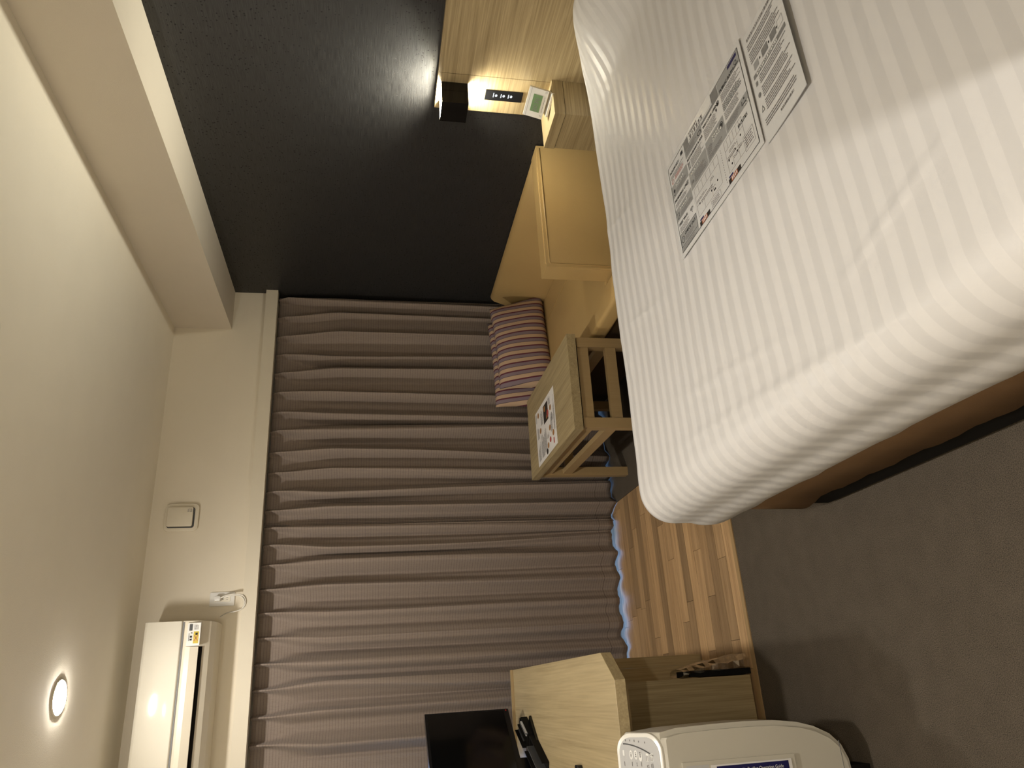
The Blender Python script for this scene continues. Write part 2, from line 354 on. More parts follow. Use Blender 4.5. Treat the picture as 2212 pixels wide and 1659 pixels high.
class Print:
    """flat printing on a sheet; page coordinates u (reading direction) and v (down), in metres"""
    def __init__(s, org, right, down, nrm, bend=None): s.o, s.r, s.d, s.n, s.bm, s.bend = Vector(org), Vector(right).normalized(), Vector(down).normalized(), Vector(nrm).normalized(), {}, bend
    def P(s, u, v, h):
        p = s.o+s.r*u+s.d*v+s.n*h
        return p+s.bend(u, v) if s.bend else p
    def _b(s, m): return s.bm.setdefault(m, bmesh.new())
    def rect(s, u0, v0, u1, v1, m, h=0.0006):
        b = s._b(m); nu = max(1, int(abs(u1-u0)/0.03)) if s.bend else 1
        for i in range(nu):
            a, c = u0+(u1-u0)*i/nu, u0+(u1-u0)*(i+1)/nu
            b.faces.new([b.verts.new(s.P(*q, h)) for q in ((a, v0), (a, v1), (c, v1), (c, v0))])
    def frame(s, u0, v0, u1, v1, w, m, h=0.0008):
        s.rect(u0, v0, u1, v0+w, m, h); s.rect(u0, v1-w, u1, v1, m, h); s.rect(u0, v0, u0+w, v1, m, h); s.rect(u1-w, v0, u1, v1, m, h)
    def line(s, a, c, w, m, h=0.0008):
        a, c = Vector(a), Vector(c); t = (c-a).normalized(); q = Vector((-t.y, t.x))*w/2; b = s._b(m)
        b.faces.new([b.verts.new(s.P(p.x, p.y, h)) for p in (a-q, a+q, c+q, c-q)])
    def disc(s, u, v, r, m, h=0.0008, ry=None, n=18):
        b = s._b(m); ry = ry or r
        b.faces.new([b.verts.new(s.P(u+r*math.cos(2*PI*k/n), v+ry*math.sin(2*PI*k/n), h)) for k in range(n)][::-1])
    def ring(s, u, v, r, w, m, h=0.0008, n=18, a0=0, a1=2*PI, ry=None):
        b = s._b(m); q = (ry or r)/r
        for k in range(n):
            a, c = a0+(a1-a0)*k/n, a0+(a1-a0)*(k+1)/n
            b.faces.new([b.verts.new(s.P(u+R*math.cos(t), v+R*q*math.sin(t), h)) for R, t in ((r, a), (r, c), (r-w, c), (r-w, a))])
    def text(s, t, u, v, size, m, h=0.0009, stretch=1.0, align='LEFT', bold=0):
        vs, fs = textpolys(t, size, align); b = s._b(m)
        for off in ([0] if not bold else [-bold, bold]):
            nv = [b.verts.new(s.P(u+p.x*stretch+off, v-p.y, h)) for p in vs]
            for f in fs:
                try: b.faces.new([nv[i] for i in f])
                except Exception: pass
    def lines(s, u0, v0, u1, n, pitch, m, w=None, rag=0.25, h=0.0008):
        w = w or pitch*0.45
        for i in range(n):
            u = u0
            end = u1-(u1-u0)*rag*random.random()
            while u < end-0.002:
                L = min(end-u, random.uniform(0.004, 0.016)); s.rect(u, v0+i*pitch, u+L, v0+i*pitch+w, m, h); u += L+0.0014
    def strokes(s, u, v, w, size, m, h=0.0009):
        e = u+w
        while u < e-0.001:
            L = random.uniform(0.45, 0.8)*size; s.rect(u, v-size*0.7, min(e, u+L), v-size*0.7+size*0.16, m, h); s.rect(u, v-size*0.14, min(e, u+L), v, m, h); s.rect(u+L*random.choice((0.0, 0.4, 0.7)), v-size*0.7, u+L*0.9, v, m, h); u += L+size*0.22
    def done(s, parent, name='print'):
        for m, b in s.bm.items():
            bmesh.ops.recalc_face_normals(b, faces=b.faces)
            mk({'ink': 'printed_text', 'ink_soft': 'printed_text'}.get(m, 'printed_block'), b, m, parent)['kind'] = 'stuff'

# ------------------------------------------------------------------ room shell
H = 2.55; HS = 2.234; SX = 0.25; XL = -2.87; YN = -6.0; WY = 0.30
YE = -1.37; XW = -1.333
fl = bmesh.new()
bx(fl, XL, 0, YN, YE-0.012, -0.06, 0); bx(fl, XW, 0, YE-0.012, WY, -0.06, 0); bx(fl, XL, XW, YE-0.012, WY, -0.06, -0.014)
floor = struct('floor', fl, 'carpet')
y = YE+0.012; row = 0; NP = 0
pw = 0.0755
meshes = {}
while y < WY-0.005:
    w = min(pw, WY-y)
    x = XL-random.random()*0.5
    while x < XW-0.002:
        Lq = random.choice((0.32, 0.42, 0.5, 0.62, 0.75, 0.9)); x1 = min(x+Lq, XW-0.001); x0 = max(x, XL)
        if x1-x0 > 0.01:
            bm = box(0, x1-x0-0.0014, 0, w-0.0014, -0.013, 0.0)
            o = mk('plank', bm, 'plank', floor); o.location = (x0, y, random.uniform(-0.0002, 0.0003)); NP += 1
        x = x1+0.0 if x1 < XW-0.001 else XW
    y += pw
struct('trim_2', box(XL, XW+0.3, YE-0.012, YE+0.012, -0.02, 0.004), 'threshold')
struct('wall_right', box(0, 0.1, YN, WY, 0, H), 'dark_wallpaper')
wf = bmesh.new(); bx(wf, XL, 0, 0, 0.2, 2.035, H); bx(wf, XL, 0, 0.114, 0.2, 1.55, 2.035)  # second box: unseen board added to block daylight leaking over the curtain tops
struct('wall_far', wf, 'wall_paint')
struct('wall_left', box(XL-0.1, XL, YN, WY, 0, H), 'wall_paint')
struct('wall_near', box(XL, 0, YN-0.1, YN, 0, H), 'wall_paint')
struct('wall_partition', box(-1.72, 0, YN, -3.76, 0, H), 'wall_paint')
struct('ceiling', box(XL, 0, YN, WY, H, H+0.1), 'ceiling_paint')
struct('trim_4', box(XL, -1.72, YN, -3.78, 2.2, H), 'ceiling_paint')
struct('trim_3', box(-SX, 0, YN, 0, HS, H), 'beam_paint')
struct('trim_1', box(XL, -0.001, -0.046, 0.0, 1.981, 2.049), 'trim_white', bevel=0.002)
# window behind the curtain
win = link(bpy.data.objects.new('window_1', None)); win.location = (-1.45, 0.25, 0); win['kind'] = 'structure'; BASE[win.name] = Vector(win.location)
bm = bmesh.new(); bx(bm, XL, 0, 0.22, 0.28, 0, 0.05); bx(bm, XL, 0, 0.22, 0.28, 1.83, 1.88); bx(bm, XL, XL+0.05, 0.22, 0.28, 0.05, 1.83); bx(bm, -0.05, 0, 0.22, 0.28, 0.05, 1.83); bx(bm, -1.48, -1.42, 0.22, 0.28, 0.05, 1.83)
mk('window_frame', bm, 'sill_metal', win)
mk('pane', box(XL+0.05, -1.48, 0.247, 0.253, 0.05, 1.83), 'window_glass', win); mk('pane', box(-1.42, -0.05, 0.247, 0.253, 0.05, 1.83), 'window_glass', win)

# ------------------------------------------------------------------ lamps
def ceiling_light(x, y, z, mat, label, r=0.061):
    t = thing('ceiling_light', label, 'ceiling light', (x, y, z))
    mk('rim', lathe([(r+0.001, 0), (r+0.008, 0), (r+0.007, -0.004), (r+0.001, -0.005)], (x, y, z), 40), 'trim_white', t, smooth=True)
    mk('diffuser', lathe([(r, 0), (r, -0.004), (r*0.95, -0.007), (r*0.75, -0.010), (r*0.45, -0.012), (0, -0.013)], (x, y, z), 40), mat, t, smooth=True)
    return t
ceiling_light(-2.238, -0.868, H, 'lamp_ceiling', 'round glowing downlight in the ceiling above the desk')
ceiling_light(-2.27, -2.68, H, 'lamp_bed', 'round downlight in the ceiling near the foot of the bed')
ceiling_light(-2.28, -4.95, 2.2, 'lamp_hall', 'round downlight in the entry hall ceiling behind the photographer')
t = thing('smoke_detector', 'pale round smoke detector on the ceiling at the very edge of the view', 'smoke detector', (-1.235, -1.935, H))
mk('base', lathe([(0.0, 0), (0.065, 0), (0.065, -0.012), (0.055, -0.016), (0.0, -0.016)], (-1.235, -1.935, H)), 'plastic_white', t, smooth='auto')
mk('dome', lathe([(0.045, -0.016), (0.042, -0.03), (0.03, -0.038), (0, -0.04)], (-1.235, -1.935, H)), 'plastic_white', t, smooth=True)

# ------------------------------------------------------------------ curtains
def curtain(pl, label, ledge, redge, seed, dep=1.0):
    rnd = random.Random(seed)
    K = len(pl); ztop, zbot, yc = 1.978, (0.006 if dep == 1 else 0.021), (0.058 if dep == 1 else 0.060)
    U = rnd.uniform
    pts = [redge]+pl+[ledge]; n0 = len(pts)
    drift = [0]+[U(-0.030, 0.030) for _ in pl]+[0]
    amp0 = [0.55]+[U(0.75, 1.15) for _ in pl]+[0.55]; amp1 = [0.6]+[U(0.6, 1.25) for _ in pl]+[0.6]
    V0 = [U(0.55, 1.25) for _ in range(n0)]; V1 = [U(0.25, 1.25) for _ in range(n0)]
    S0 = [U(-1, 1) for _ in range(n0)]; S1 = [U(-1, 1) for _ in range(n0)]
    m0 = [U(0.75, 1.5) for _ in range(n0)]; ph = [U(0, 2*PI) for _ in range(n0)]; rp = [U(0.3, 1.0) for _ in range(n0)]; tm = [U(0.25, 0.8) for _ in range(n0)]
    NPH = 30; n = (K+1)*NPH; nz = 90
    bm = bmesh.new(); rows = []
    for j in range(nz+1):
        t = (j/nz)**1.5
        z = ztop-(ztop-zbot)*t; d = ztop-z
        op = min(1.0, max(0, (d-0.05)/0.34)); op = op*op*(3-2*op)
        wd = min(1.0, max(0, (d-0.055)/0.16)); wd = wd*wd*(3-2*wd); sig = 0.008+0.015*wd+0.010*op+0.004*t
        row = []
        for i in range(n+1):
            q = i/NPH; k = min(int(q), K); f = q-k
            a, b = pts[k]+drift[k]*t, pts[k+1]+drift[k+1]*t; w = abs(b-a)
            tt = 1/(1+math.exp(-(t-tm[k])*9))               # folds change character part of the way down
            V = V0[k]*(1-tt)+V1[k]*tt; S = S0[k]*(1-tt)+S1[k]*tt
            am = (amp0[k]*(1-t)+amp1[k]*t)*(1-f)+(amp0[k+1]*(1-t)+amp1[k+1]*t)*f
            g = f+0.10*S*math.sin(2*PI*f)*math.sin(PI*f)
            val = math.sin(PI*min(1, max(0, g)))**m0[k]
            fold = am-V*val                                   # 1 at the roll, low in the valley
            # pinched heading: narrow fingers standing forward at each pleat
            dist = min(f, 1-f)*w
            fin = math.exp(-(dist/sig)**2)
            kk = k if f < 0.5 else k+1; edge = 0.25 if kk in (0, K+1) else 1.0
            head = edge*(0.036+0.030*min(1, d/0.05))*fin*(amp0[kk]*(1-t)+amp1[kk]*t)*(1-0.25*t)
            lean = (S0[kk]*(1-tt)+S1[kk]*tt)*0.024*fin*op*(0 if k == 0 else 1)
            x = a*(1-f)+b*f+lean+op*dep*S*math.sin(2*PI*f)*w*0.08
            yy = yc-head-op*dep*(0.046 if dep == 1 else 0.036)*(fold-0.35)+op*(0.005*rp[k]*math.sin(4*PI*f+ph[k]+1.5*t)+0.003*math.sin(7*PI*f+ph[k]*2))
            fin = math.exp(-(dist/0.010)**2)
            if 0.012 < d < 0.085: yy += 0.004*fin*math.cos(2*PI*(f if f < 0.5 else 1-f)*w/0.0065)
            zz = z+(0.004*fin if j == 0 else 0)+(0.007*math.sin(q*1.7+seed)+0.005*math.sin(q*4.1))*t*t
            row.append(bm.verts.new((min(x, -0.0015), min(max(yy, -0.042), 0.11), max(zz, 0.003))))
        rows.append(row)
    for a, b in zip(rows, rows[1:]):
        for i in range(n): bm.faces.new([a[i], a[i+1], b[i+1], b[i]])
    bmesh.ops.recalc_face_normals(bm, faces=bm.faces)
    o = mk('curtain', bm, 'curtain_cloth', base=((ledge+redge)/2, yc, 0), smooth=True)
    tag(o, label, 'curtain', 'pleated curtains drawn across the window')
    m = o.modifiers.new('thickness', 'SOLIDIFY'); m.thickness = 0.0015; m.offset = 1
    return o
PL = [-0.029, -0.153, -0.284, -0.401, -0.523, -0.646, -0.766, -0.881, -1.007, -1.122, -1.233, -1.338]
PR = [-1.429, -1.523, -1.628, -1.754, -1.872, -1.994, -2.118, -2.240, -2.364, -2.487]
curtain(PL, 'taupe pleated curtain beside the dark wall, behind the sofa and cushions', -1.408, -0.0015, 3)
curtain(PR, 'taupe pleated curtain under the air conditioner, behind the television', -2.640, -1.394, 11, 0.72)
t = thing('curtain_rail', 'thin white curtain rail hidden under the window pelmet', 'curtain rail', (-1.4, 0.06, 2.0))
mk('track', box(-2.75, -0.02, 0.05, 0.075, 2.0, 2.02), 'trim_white', t)

# ------------------------------------------------------------------ air conditioner
ax0, ax1, ay = -2.72, -1.915, -0.225
t = thing('air_conditioner', 'white wall-mounted air conditioner above the curtains', 'air conditioner', (-2.32, 0, 2.14))
prof = [(0.0, 2.455), (ay+0.03, 2.455), (ay+0.006, 2.447), (ay, 2.43), (ay-0.001, 2.275), (ay+0.004, 2.24), (ay+0.02, 2.20), (ay+0.055, 2.165), (ay+0.10, 2.148), (0.0, 2.145)]
mk('body', prism(prof, ax0, ax1, 0), 'ac_body', t, bevel=0.003)
fp = [(ay+0.02, 2.452), (ay-0.004, 2.448), (ay-0.012, 2.435), (ay-0.014, 2.36), (ay-0.012, 2.286), (ay-0.004, 2.281), (ay+0.01, 2.281)]
mk('front_panel', prism(fp, ax0+0.002, ax1-0.002, 0), 'ac_gloss', t, bevel=0.002, smooth='auto')
mk('panel_gap', box(ax0+0.005, ax1-0.006, ay-0.0035, ay+0.001, 2.274, 2.281), 'grey_mid', t)
lv = [(ay-0.004, 2.262), (ay-0.006, 2.24), (ay+0.008, 2.205), (ay+0.014, 2.205), (ay+0.004, 2.24), (ay+0.004, 2.262)]
mk('louver', prism(lv, ax0+0.06, ax1-0.118, 0), 'ac_body', t, bevel=0.001)
sl = [(ay+0.0125, 2.2055), (ay+0.0235, 2.1905), (ay+0.036, 2.196), (ay+0.024, 2.21)]
mk('air_slot', prism(sl, ax0+0.06, ax1-0.118, 0), 'dark_gap', t)
# small control window on the lower lip: flat marks on the slanted face
p0 = Vector((0, ay-0.0015, 2.262)); p1 = Vector((0, ay+0.0185, 2.196)); dn = (p1-p0).normalized()
pr = Print((ax1-0.10, p0.y-0.0042, p0.z), (1, 0, 0), dn, Vector((0, dn.z, -dn.y)) if dn.z < 0 else (0, -1, 0))
pr.n = Vector((0, dn.z, -dn.y)); pr.n = pr.n if pr.n.y < 0 else -pr.n
ac_disp = mk('display_window', box(ax1-0.115, ax1-0.012, ay-0.006, ay+0.002, 2.2, 2.258), 'plastic_cool', t)
ac_disp.hide_render = False
pf = Print((ax1-0.113, ay-0.0062, 2.256), (1, 0, 0), (0, 0, -1), (0, -1, 0))
pf.rect(0.066, 0.006, 0.096, 0.02, 'grey_dark'); pf.rect(0.02, 0.0055, 0.055, 0.008, 'grey_dark')
pf.strokes(0.022, 0.021, 0.024, 0.014, 'ink'); pf.strokes(0.052, 0.021, 0.006, 0.009, 'ink')
pf.rect(0.008, 0.027, 0.062, 0.05, 'yellow_label'); pf.line((0.018, 0.03), (0.045, 0.047), 0.003, 'ink_red'); pf.line((0.02, 0.047), (0.044, 0.031), 0.003, 'ink_red'); pf.strokes(0.046, 0.045, 0.012, 0.014, 'ink')
pf.lines(0.07, 0.028, 0.097, 4, 0.005, 'ink_soft'); pf.done(t)

# vent, outlet, cord
t = thing('wall_vent', 'square white air vent high on the wall above the curtains', 'vent', (-1.37, 0, 2.39))
bm = prism(rrect(-1.443, -1.296, 2.308, 2.477, 0.026), -0.016, 0, 1); mk('frame', bm, 'trim_white', t, bevel=0.005, smooth='auto')
mk('recess', prism(rrect(-1.426, -1.318, 2.327, 2.461, 0.012), -0.018, -0.0162, 1), 'grey_dark', t)
mk('cover', prism(rrect(-1.420, -1.318, 2.335, 2.461, 0.010), -0.030, -0.0185, 1), 'trim_white', t, bevel=0.003, smooth='auto')
pv = Print((-1.345, -0.0302, 2.385), (1, 0, 0), (0, 0, -1), (0, -1, 0))
for i in range(3): pv.lines(0.0, 0.024+i*0.013, 0.022, 2, 0.005, 'ink_soft')
pv.done(t)
t = thing('wall_outlet', 'white rectangular power outlet plate beside the air conditioner', 'outlet', (-1.793, 0, 2.155))
mk('plate', prism(rrect(-1.828, -1.759, 2.094, 2.215, 0.004), -0.008, 0, 1), 'plastic_cool', t, bevel=0.002)
mk('socket', prism(rrect(-1.808, -1.781, 2.115, 2.192, 0.005), -0.0105, -0.008, 1), 'plastic_white', t, bevel=0.001)
for zz in (2.13, 2.15, 2.17):
    mk('slot', box(-1.799, -1.797, -0.0112, -0.0105, zz-0.004, zz+0.004), 'grey_dark', t); mk('slot', box(-1.790, -1.788, -0.0112, -0.0105, zz-0.004, zz+0.004), 'grey_dark', t)
t = thing('power_cord', 'white plug and looped cord hanging from the outlet to the air conditioner', 'power cord', (-1.79, -0.012, 2.16))
mk('plug', prism(rrect(-1.806, -1.782, 2.158, 2.188, 0.006), -0.042, -0.011, 1), 'plastic_cool', t, bevel=0.004, smooth='auto')
for dx in (0, 0.006):
    mk('cord', tube(smoothpath([(-1.792, -0.036, 2.16), (-1.787+dx, -0.045, 2.13), (-1.783+dx, -0.048, 2.085), (-1.793+dx, -0.05, 2.052-dx), (-1.82, -0.05, 2.038-dx), (-1.85, -0.05, 2.048), (-1.863, -0.05, 2.085), (-1.868, -0.05, 2.118), (-1.885, -0.05, 2.15)]), 0.0028), 'cord_white', t, smooth=True)

# ------------------------------------------------------------------ headboard, nightstand, lamp, panel, clock
t = thing('headboard', 'light oak headboard panelling on the dark wall behind the bed', 'headboard', (-0.015, -2.7, 0))
mk('main_panel', box(-0.03, -0.0005, -3.755, -1.8825, 0, 1.176), 'oak_y', t, bevel=0.001)
mk('end_panel', box(-0.03, -0.0005, -1.8805, -1.688, 0, 1.176), 'oak_y', t, bevel=0.001)
t = thing('nightstand', 'small light oak nightstand between the bed and the sofa', 'nightstand', (-0.12, -1.795, 0))
mk('top', box(-0.205, -0.0305, -1.896, -1.692, 0.673, 0.717), 'oak_h', t, bevel=0.001)
mk('body', box(-0.203, -0.0305, -1.894, -1.694, 0.0, 0.6705), 'oak_h', t, bevel=0.001)
mk('joint', box(-0.199, -0.0305, -1.89, -1.70, 0.67, 0.6735), 'dark_gap', t)
t = thing('wall_lamp', 'black box reading lamp lighting the wall above the nightstand', 'wall lamp', (-0.03, -1.781, 1.053))
bm = bmesh.new(); X0, X1, Y0, Y1, Z0, Z1 = -0.137, -0.0305, -1.836, -1.729, 1.053, 1.160; th = 0.003
bx(bm, X0, X0+th, Y0, Y1, Z0, Z1); bx(bm, X0+th, X1, Y0, Y0+th, Z0, Z1); bx(bm, X0+th, X1, Y1-th, Y1, Z0, Z1)
mk('shade', bm, 'black_gloss', t)
bm = bmesh.new(); q = 0.0035; bx(bm, X0+q, X0+q+0.001, Y0+q, Y1-q, Z0+0.002, Z1-0.001); bx(bm, X0+q, X1, Y0+q, Y0+q+0.001, Z0+0.002, Z1-0.001); bx(bm, X0+q, X1, Y1-q-0.001, Y1-q, Z0+0.002, Z1-0.001)
mk('inner_reflector', bm, 'sconce_inner', t)
mk('lamp_holder', lathe([(0, -0.012), (0.013, -0.012), (0.013, 0.012), (0, 0.012)], (-0.083, -1.782, 1.107), 16), 'plastic_white', t, smooth='auto')
for sgn, nm, pw_ in ((1, 'up', 3.0), (-1, 'down', 0.95)):
    ld = bpy.data.lights.new('sconce_'+nm, 'AREA'); ld.shape = 'SQUARE'; ld.size = 0.088; ld.energy = L_SCONCE*pw_; ld.color = WARM_S
    lo = link(bpy.data.objects.new('bulb_light', ld)); lo.parent = t; lo.location = Vector((-0.083, -1.782, 1.107+sgn*0.018))-BASE[t.name]
    if sgn > 0: lo.rotation_euler = (PI, 0, 0)
t = thing('switch_panel', 'narrow black switch panel on the oak board below the lamp', 'switch panel', (-0.03, -1.787, 0.81))
mk('plate', box(-0.034, -0.0302, -1.814, -1.760, 0.818, 0.974), 'black_plastic', t, bevel=0.001)
pr = Print((-0.0342, -1.762, 0.974), (0, -1, 0), (0, 0, -1), (-1, 0, 0))
for i, zc in enumerate((0.034, 0.066, 0.097)):
    pr.rect(0.016, zc-0.002, 0.041-0.004*(i > 0), zc+0.002, 'icon_glow'); pr.disc(0.027, zc+0.011, 0.007, 'icon_glow', ry=0.0055); pr.line((0.028, zc+0.004), (0.031, zc+0.011), 0.0016, 'black_plastic', 0.0014)
pr.done(t)
# clock
ang = math.radians(128); fw = Vector((math.cos(ang+PI/2), math.sin(ang+PI/2), 0)).normalized()
fwd = Vector((-0.86, -0.51, 0)).normalized(); rgt = Vector((fwd.y*-1, fwd.x, 0)); rgt = Vector((-fwd.y, fwd.x, 0))
tilt = math.radians(12); nrm = (fwd*math.cos(tilt)+Vector((0, 0, 1))*math.sin(tilt)).normalized(); upv = nrm.cross(rgt) if nrm.cross(rgt).z > 0 else rgt.cross(nrm)
rl = math.radians(8)*(1 if rgt.dot(Vector((0, 1, 0))) > 0 else -1); rgt, upv = rgt*math.cos(rl)+upv*math.sin(rl), upv*math.cos(rl)-rgt*math.sin(rl)
cc = Vector((-0.105, -1.842, 0.776))
t = thing('alarm_clock', 'small white digital clock with a green display on the nightstand', 'clock', (cc.x, cc.y, 0.7175))
bm = bmesh.new(); obox(bm, cc, rgt, upv, nrm, 0.057, 0.040, 0.010); mk('case', bm, 'plastic_cool', t, bevel=0.005, seg=3, smooth='auto')
bm = bmesh.new(); obox(bm, cc-nrm*0.02-upv*0.004, rgt, upv, nrm, 0.050, 0.034, 0.011); mk('back_housing', bm, 'plastic_white', t, bevel=0.004)
bm = bmesh.new(); obox(bm, (cc.x, cc.y, 0.7225), rgt, fwd, (0, 0, 1), 0.048, 0.026, 0.0045); mk('foot', bm, 'plastic_cool', t, bevel=0.002)
bm = bmesh.new(); obox(bm, cc-upv*0.002+nrm*0.0105, rgt, upv, nrm, 0.034, 0.019, 0.0006); mk('display', bm, 'lcd', t)
right_view = rgt if rgt.dot(Vector((0, -1, 0))) > 0 else -rgt
pr = Print(cc+nrm*0.0108-right_view*0.06+upv*0.042, right_view, -upv, nrm)
pr.text('20:30', 0.028, 0.052, 0.024, 'ink_soft', h=0.0006); pr.rect(0.004, 0.0115, 0.116, 0.0125, 'ink_soft', 0.0)
for u in (0.012, 0.106): pr.rect(u, 0.07, u+0.008, 0.0712, 'ink_soft', 0.0); pr.rect(u, 0.075, u+0.008, 0.0762, 'ink_soft', 0.0)
pr.lines(0.028, 0.072, 0.095, 1, 0.004, 'ink_soft', w=0.0015); pr.done(t)

# ------------------------------------------------------------------ sofa and cushions
t = thing('sofa', 'tan leather corner sofa against the dark wall', 'sofa', (-0.35, -0.75, 0))
mk('back', prism([(-0.004, 0.10), (-0.15, 0.10), (-0.15, 0.36), (-0.125, 0.45), (-0.045, 0.67), (-0.03, 0.685), (-0.012, 0.691), (-0.004, 0.688)], -1.372, -0.075, 1), 'leather', t, bevel=0.006, smooth='auto')
mk('seat', prism([(-0.788, -1.62), (-0.662, -1.62), (-0.662, -1.371), (-0.14, -1.371), (-0.14, -0.09), (-0.788, -0.09)], 0.32, 0.40, 2), 'leather', t, bevel=0.018, seg=4, smooth='auto')
mk('base', box(-0.765, -0.03, -1.36, -0.10, 0.06, 0.325), 'sofa_base', t); mk('base', box(-0.765, -0.67, -1.60, -1.36, 0.06, 0.325), 'sofa_base', t)
arm = mk('armrest', box(-0.652, -0.006, -1.475, -1.372, 0.05, 0.692), 'leather', t, bevel=0.016, seg=4, smooth='auto')
mk('piping', tube([(-0.02, -1.474, 0.678), (-0.3, -1.476, 0.679), (-0.63, -1.474, 0.678), (-0.637, -1.474, 0.671), (-0.638, -1.475, 0.3), (-0.638, -1.475, 0.07)], 0.004), 'leather', arm, smooth=True)
mk('piping', tube([(-0.02, -1.462, 0.692), (-0.3, -1.463, 0.6925), (-0.63, -1.462, 0.692), (-0.648, -1.462, 0.676), (-0.6525, -1.462, 0.3), (-0.6525, -1.462, 0.07)], 0.003), 'leather', arm, smooth=True)
mk('seat_seam', tube([(-0.30, -1.36, 0.4005), (-0.30, -0.7, 0.4015), (-0.30, -0.11, 0.4005)], 0.002), 'leather', t, smooth=True)
for x, yy in ((-0.68, -1.3), (-0.68, -0.16), (-0.08, -1.3), (-0.08, -0.16)): mk('leg', box(x-0.025, x+0.025, yy-0.025, yy+0.025, 0, 0.06), 'black_matte', t)
def cushion(c, w, h, th, rot, label, seed):
    rn = random.Random(seed); bm = bmesh.new(); n, m = 34, 26; g = {}
    for s in (1, -1):
        for i in range(n+1):
            for j in range(m+1):
                u, v = -1+2*i/n, -1+2*j/m
                if s < 0 and (i in (0, n) or j in (0, m)): g[s, i, j] = g[1, i, j]; continue
                e = max(0, (1-abs(u)**2.6))*max(0, (1-abs(v)**2.6))
                pin = 1-0.045*(abs(u)**3)*(1-abs(v))-0.0
                d = s*th/2*e**0.42+0.004*math.sin(5*u+3*v+seed)*e
                x = u*w/2*(1-0.04*(1-v*v)*abs(u))*(1-0.09*v); z = v*h/2*(1-0.05*(1-u*u)*abs(v))
                g[s, i, j] = bm.verts.new((x, -d, z))
    for s in (1, -1):
        for i in range(n):
            for j in range(m): 
                f = [g[s, i, j], g[s, i+1, j], g[s, i+1, j+1], g[s, i, j+1]]
                bm.faces.new(f if s > 0 else f[::-1])
    me = bpy.data.meshes.new('cushion'); bm.to_mesh(me); bm.free(); me.materials.append(MATS['cushion_stripe'])
    for p in me.polygons: p.use_smooth = True
    o = link(bpy.data.objects.new('cushion', me)); o.location = c; o.rotation_euler = rot; tag(o, label, 'cushion', 'striped cushions on the sofa'); BASE[o.name] = Vector(c)
    # stitched edge flap at one side
    return o
cushion((-0.425, -0.25, 0.548), 0.60, 0.330, 0.15, (math.radians(-14), math.radians(-3), math.radians(4)), 'striped mauve and beige cushion in front, leaning on the other cushion', 1)
cushion((-0.490, -0.150, 0.550), 0.62, 0.335, 0.11, (math.radians(-12), math.radians(-2), math.radians(3)), 'striped mauve and beige cushion behind, showing past the front cushion', 2)

# ------------------------------------------------------------------ table with menu
TA = math.radians(-1.55); TC = Vector((-1.029, -0.691, 0))
ex, ey = Vector((math.cos(TA), math.sin(TA), 0)), Vector((-math.sin(TA), math.cos(TA), 0)); ez = Vector((0, 0, 1))
t = thing('coffee_table', 'small oak table with slatted frame between the bed and the curtain', 'table', TC)
def tb(name, x0, x1, y0, y1, z0, z1, mat, bev=0.0015):
    bm = bmesh.new(); obox(bm, TC+ex*((x0+x1)/2)+ey*((y0+y1)/2)+ez*((z0+z1)/2), ex, ey, ez, (x1-x0)/2, (y1-y0)/2, (z1-z0)/2); return mk(name, bm, mat, t, bevel=bev)
hx, hy = 0.2305, 0.462
tb('tabletop', -hx, hx, -hy, hy, 0.500, 0.540, 'table_top')
tb('spacer', -hx+0.022, hx-0.022, -hy+0.022, hy-0.022, 0.490, 0.500, 'dark_gap', 0)
lw = 0.046; lx, ly = hx-0.012, hy-0.012
for sx in (-1, 1):
    for sy in (-1, 1):
        xa, ya = (sx*lx, sy*ly); tb('leg', min(xa, xa-sx*lw), max(xa, xa-sx*lw), min(ya, ya-sy*lw), max(ya, ya-sy*lw), 0, 0.492, 'table_frame')
for sy in (-1, 1):
    ya = sy*(ly-0.008)
    for z0, z1 in ((0.438, 0.490), (0.305, 0.356)): tb('rail', -lx+lw, lx-lw, min(ya, ya-sy*0.026), max(ya, ya-sy*0.026), z0, z1, 'table_frame')
for sx in (-1, 1):
    xa = sx*(lx-0.008)
    for z0, z1 in ((0.438, 0.490), (0.325, 0.376)): tb('rail', min(xa, xa-sx*0.026), max(xa, xa-sx*0.026), -ly+lw, ly-lw, z0, z1, 'table_frame')
# menu sheet: reads from the left side of the table
A = Vector((-0.936, -0.415, 0.5402)); B = Vector((-0.938, -0.837, 0.5402)); Dd = Vector((-1.232, -0.419, 0.5402))
t = thing('menu_sheet', 'laminated menu with food photographs lying on the small table', 'menu', (-1.085, -0.63, 0.5402))
rr_, dd_ = (A-Dd).normalized(), (B-A).normalized()
bm = bmesh.new(); mw, mh = 0.297, 0.422
dn_ = (B-A).normalized(); rt_ = (A-Dd).normalized(); rt_ = (rt_-dn_*rt_.dot(dn_)).normalized()
# page: reading direction = towards the sofa reversed (text runs along +X side from Dd to A), top at the far end
c = Dd+rt_*mw/2+dn_*mh/2; obox(bm, c+Vector((0, 0, 0.0006)), rt_, dn_, (0, 0, 1), mw/2, mh/2, 0.0005); mk('sheet', bm, 'paper_menu', t)
pr = Print(Dd+Vector((0, 0, 0.0011)), rt_, dn_, (0, 0, 1))
pr.rect(0.06, 0.13, 0.0595+0.105, 0.255, 'food_dark', 0.0003) if False else None
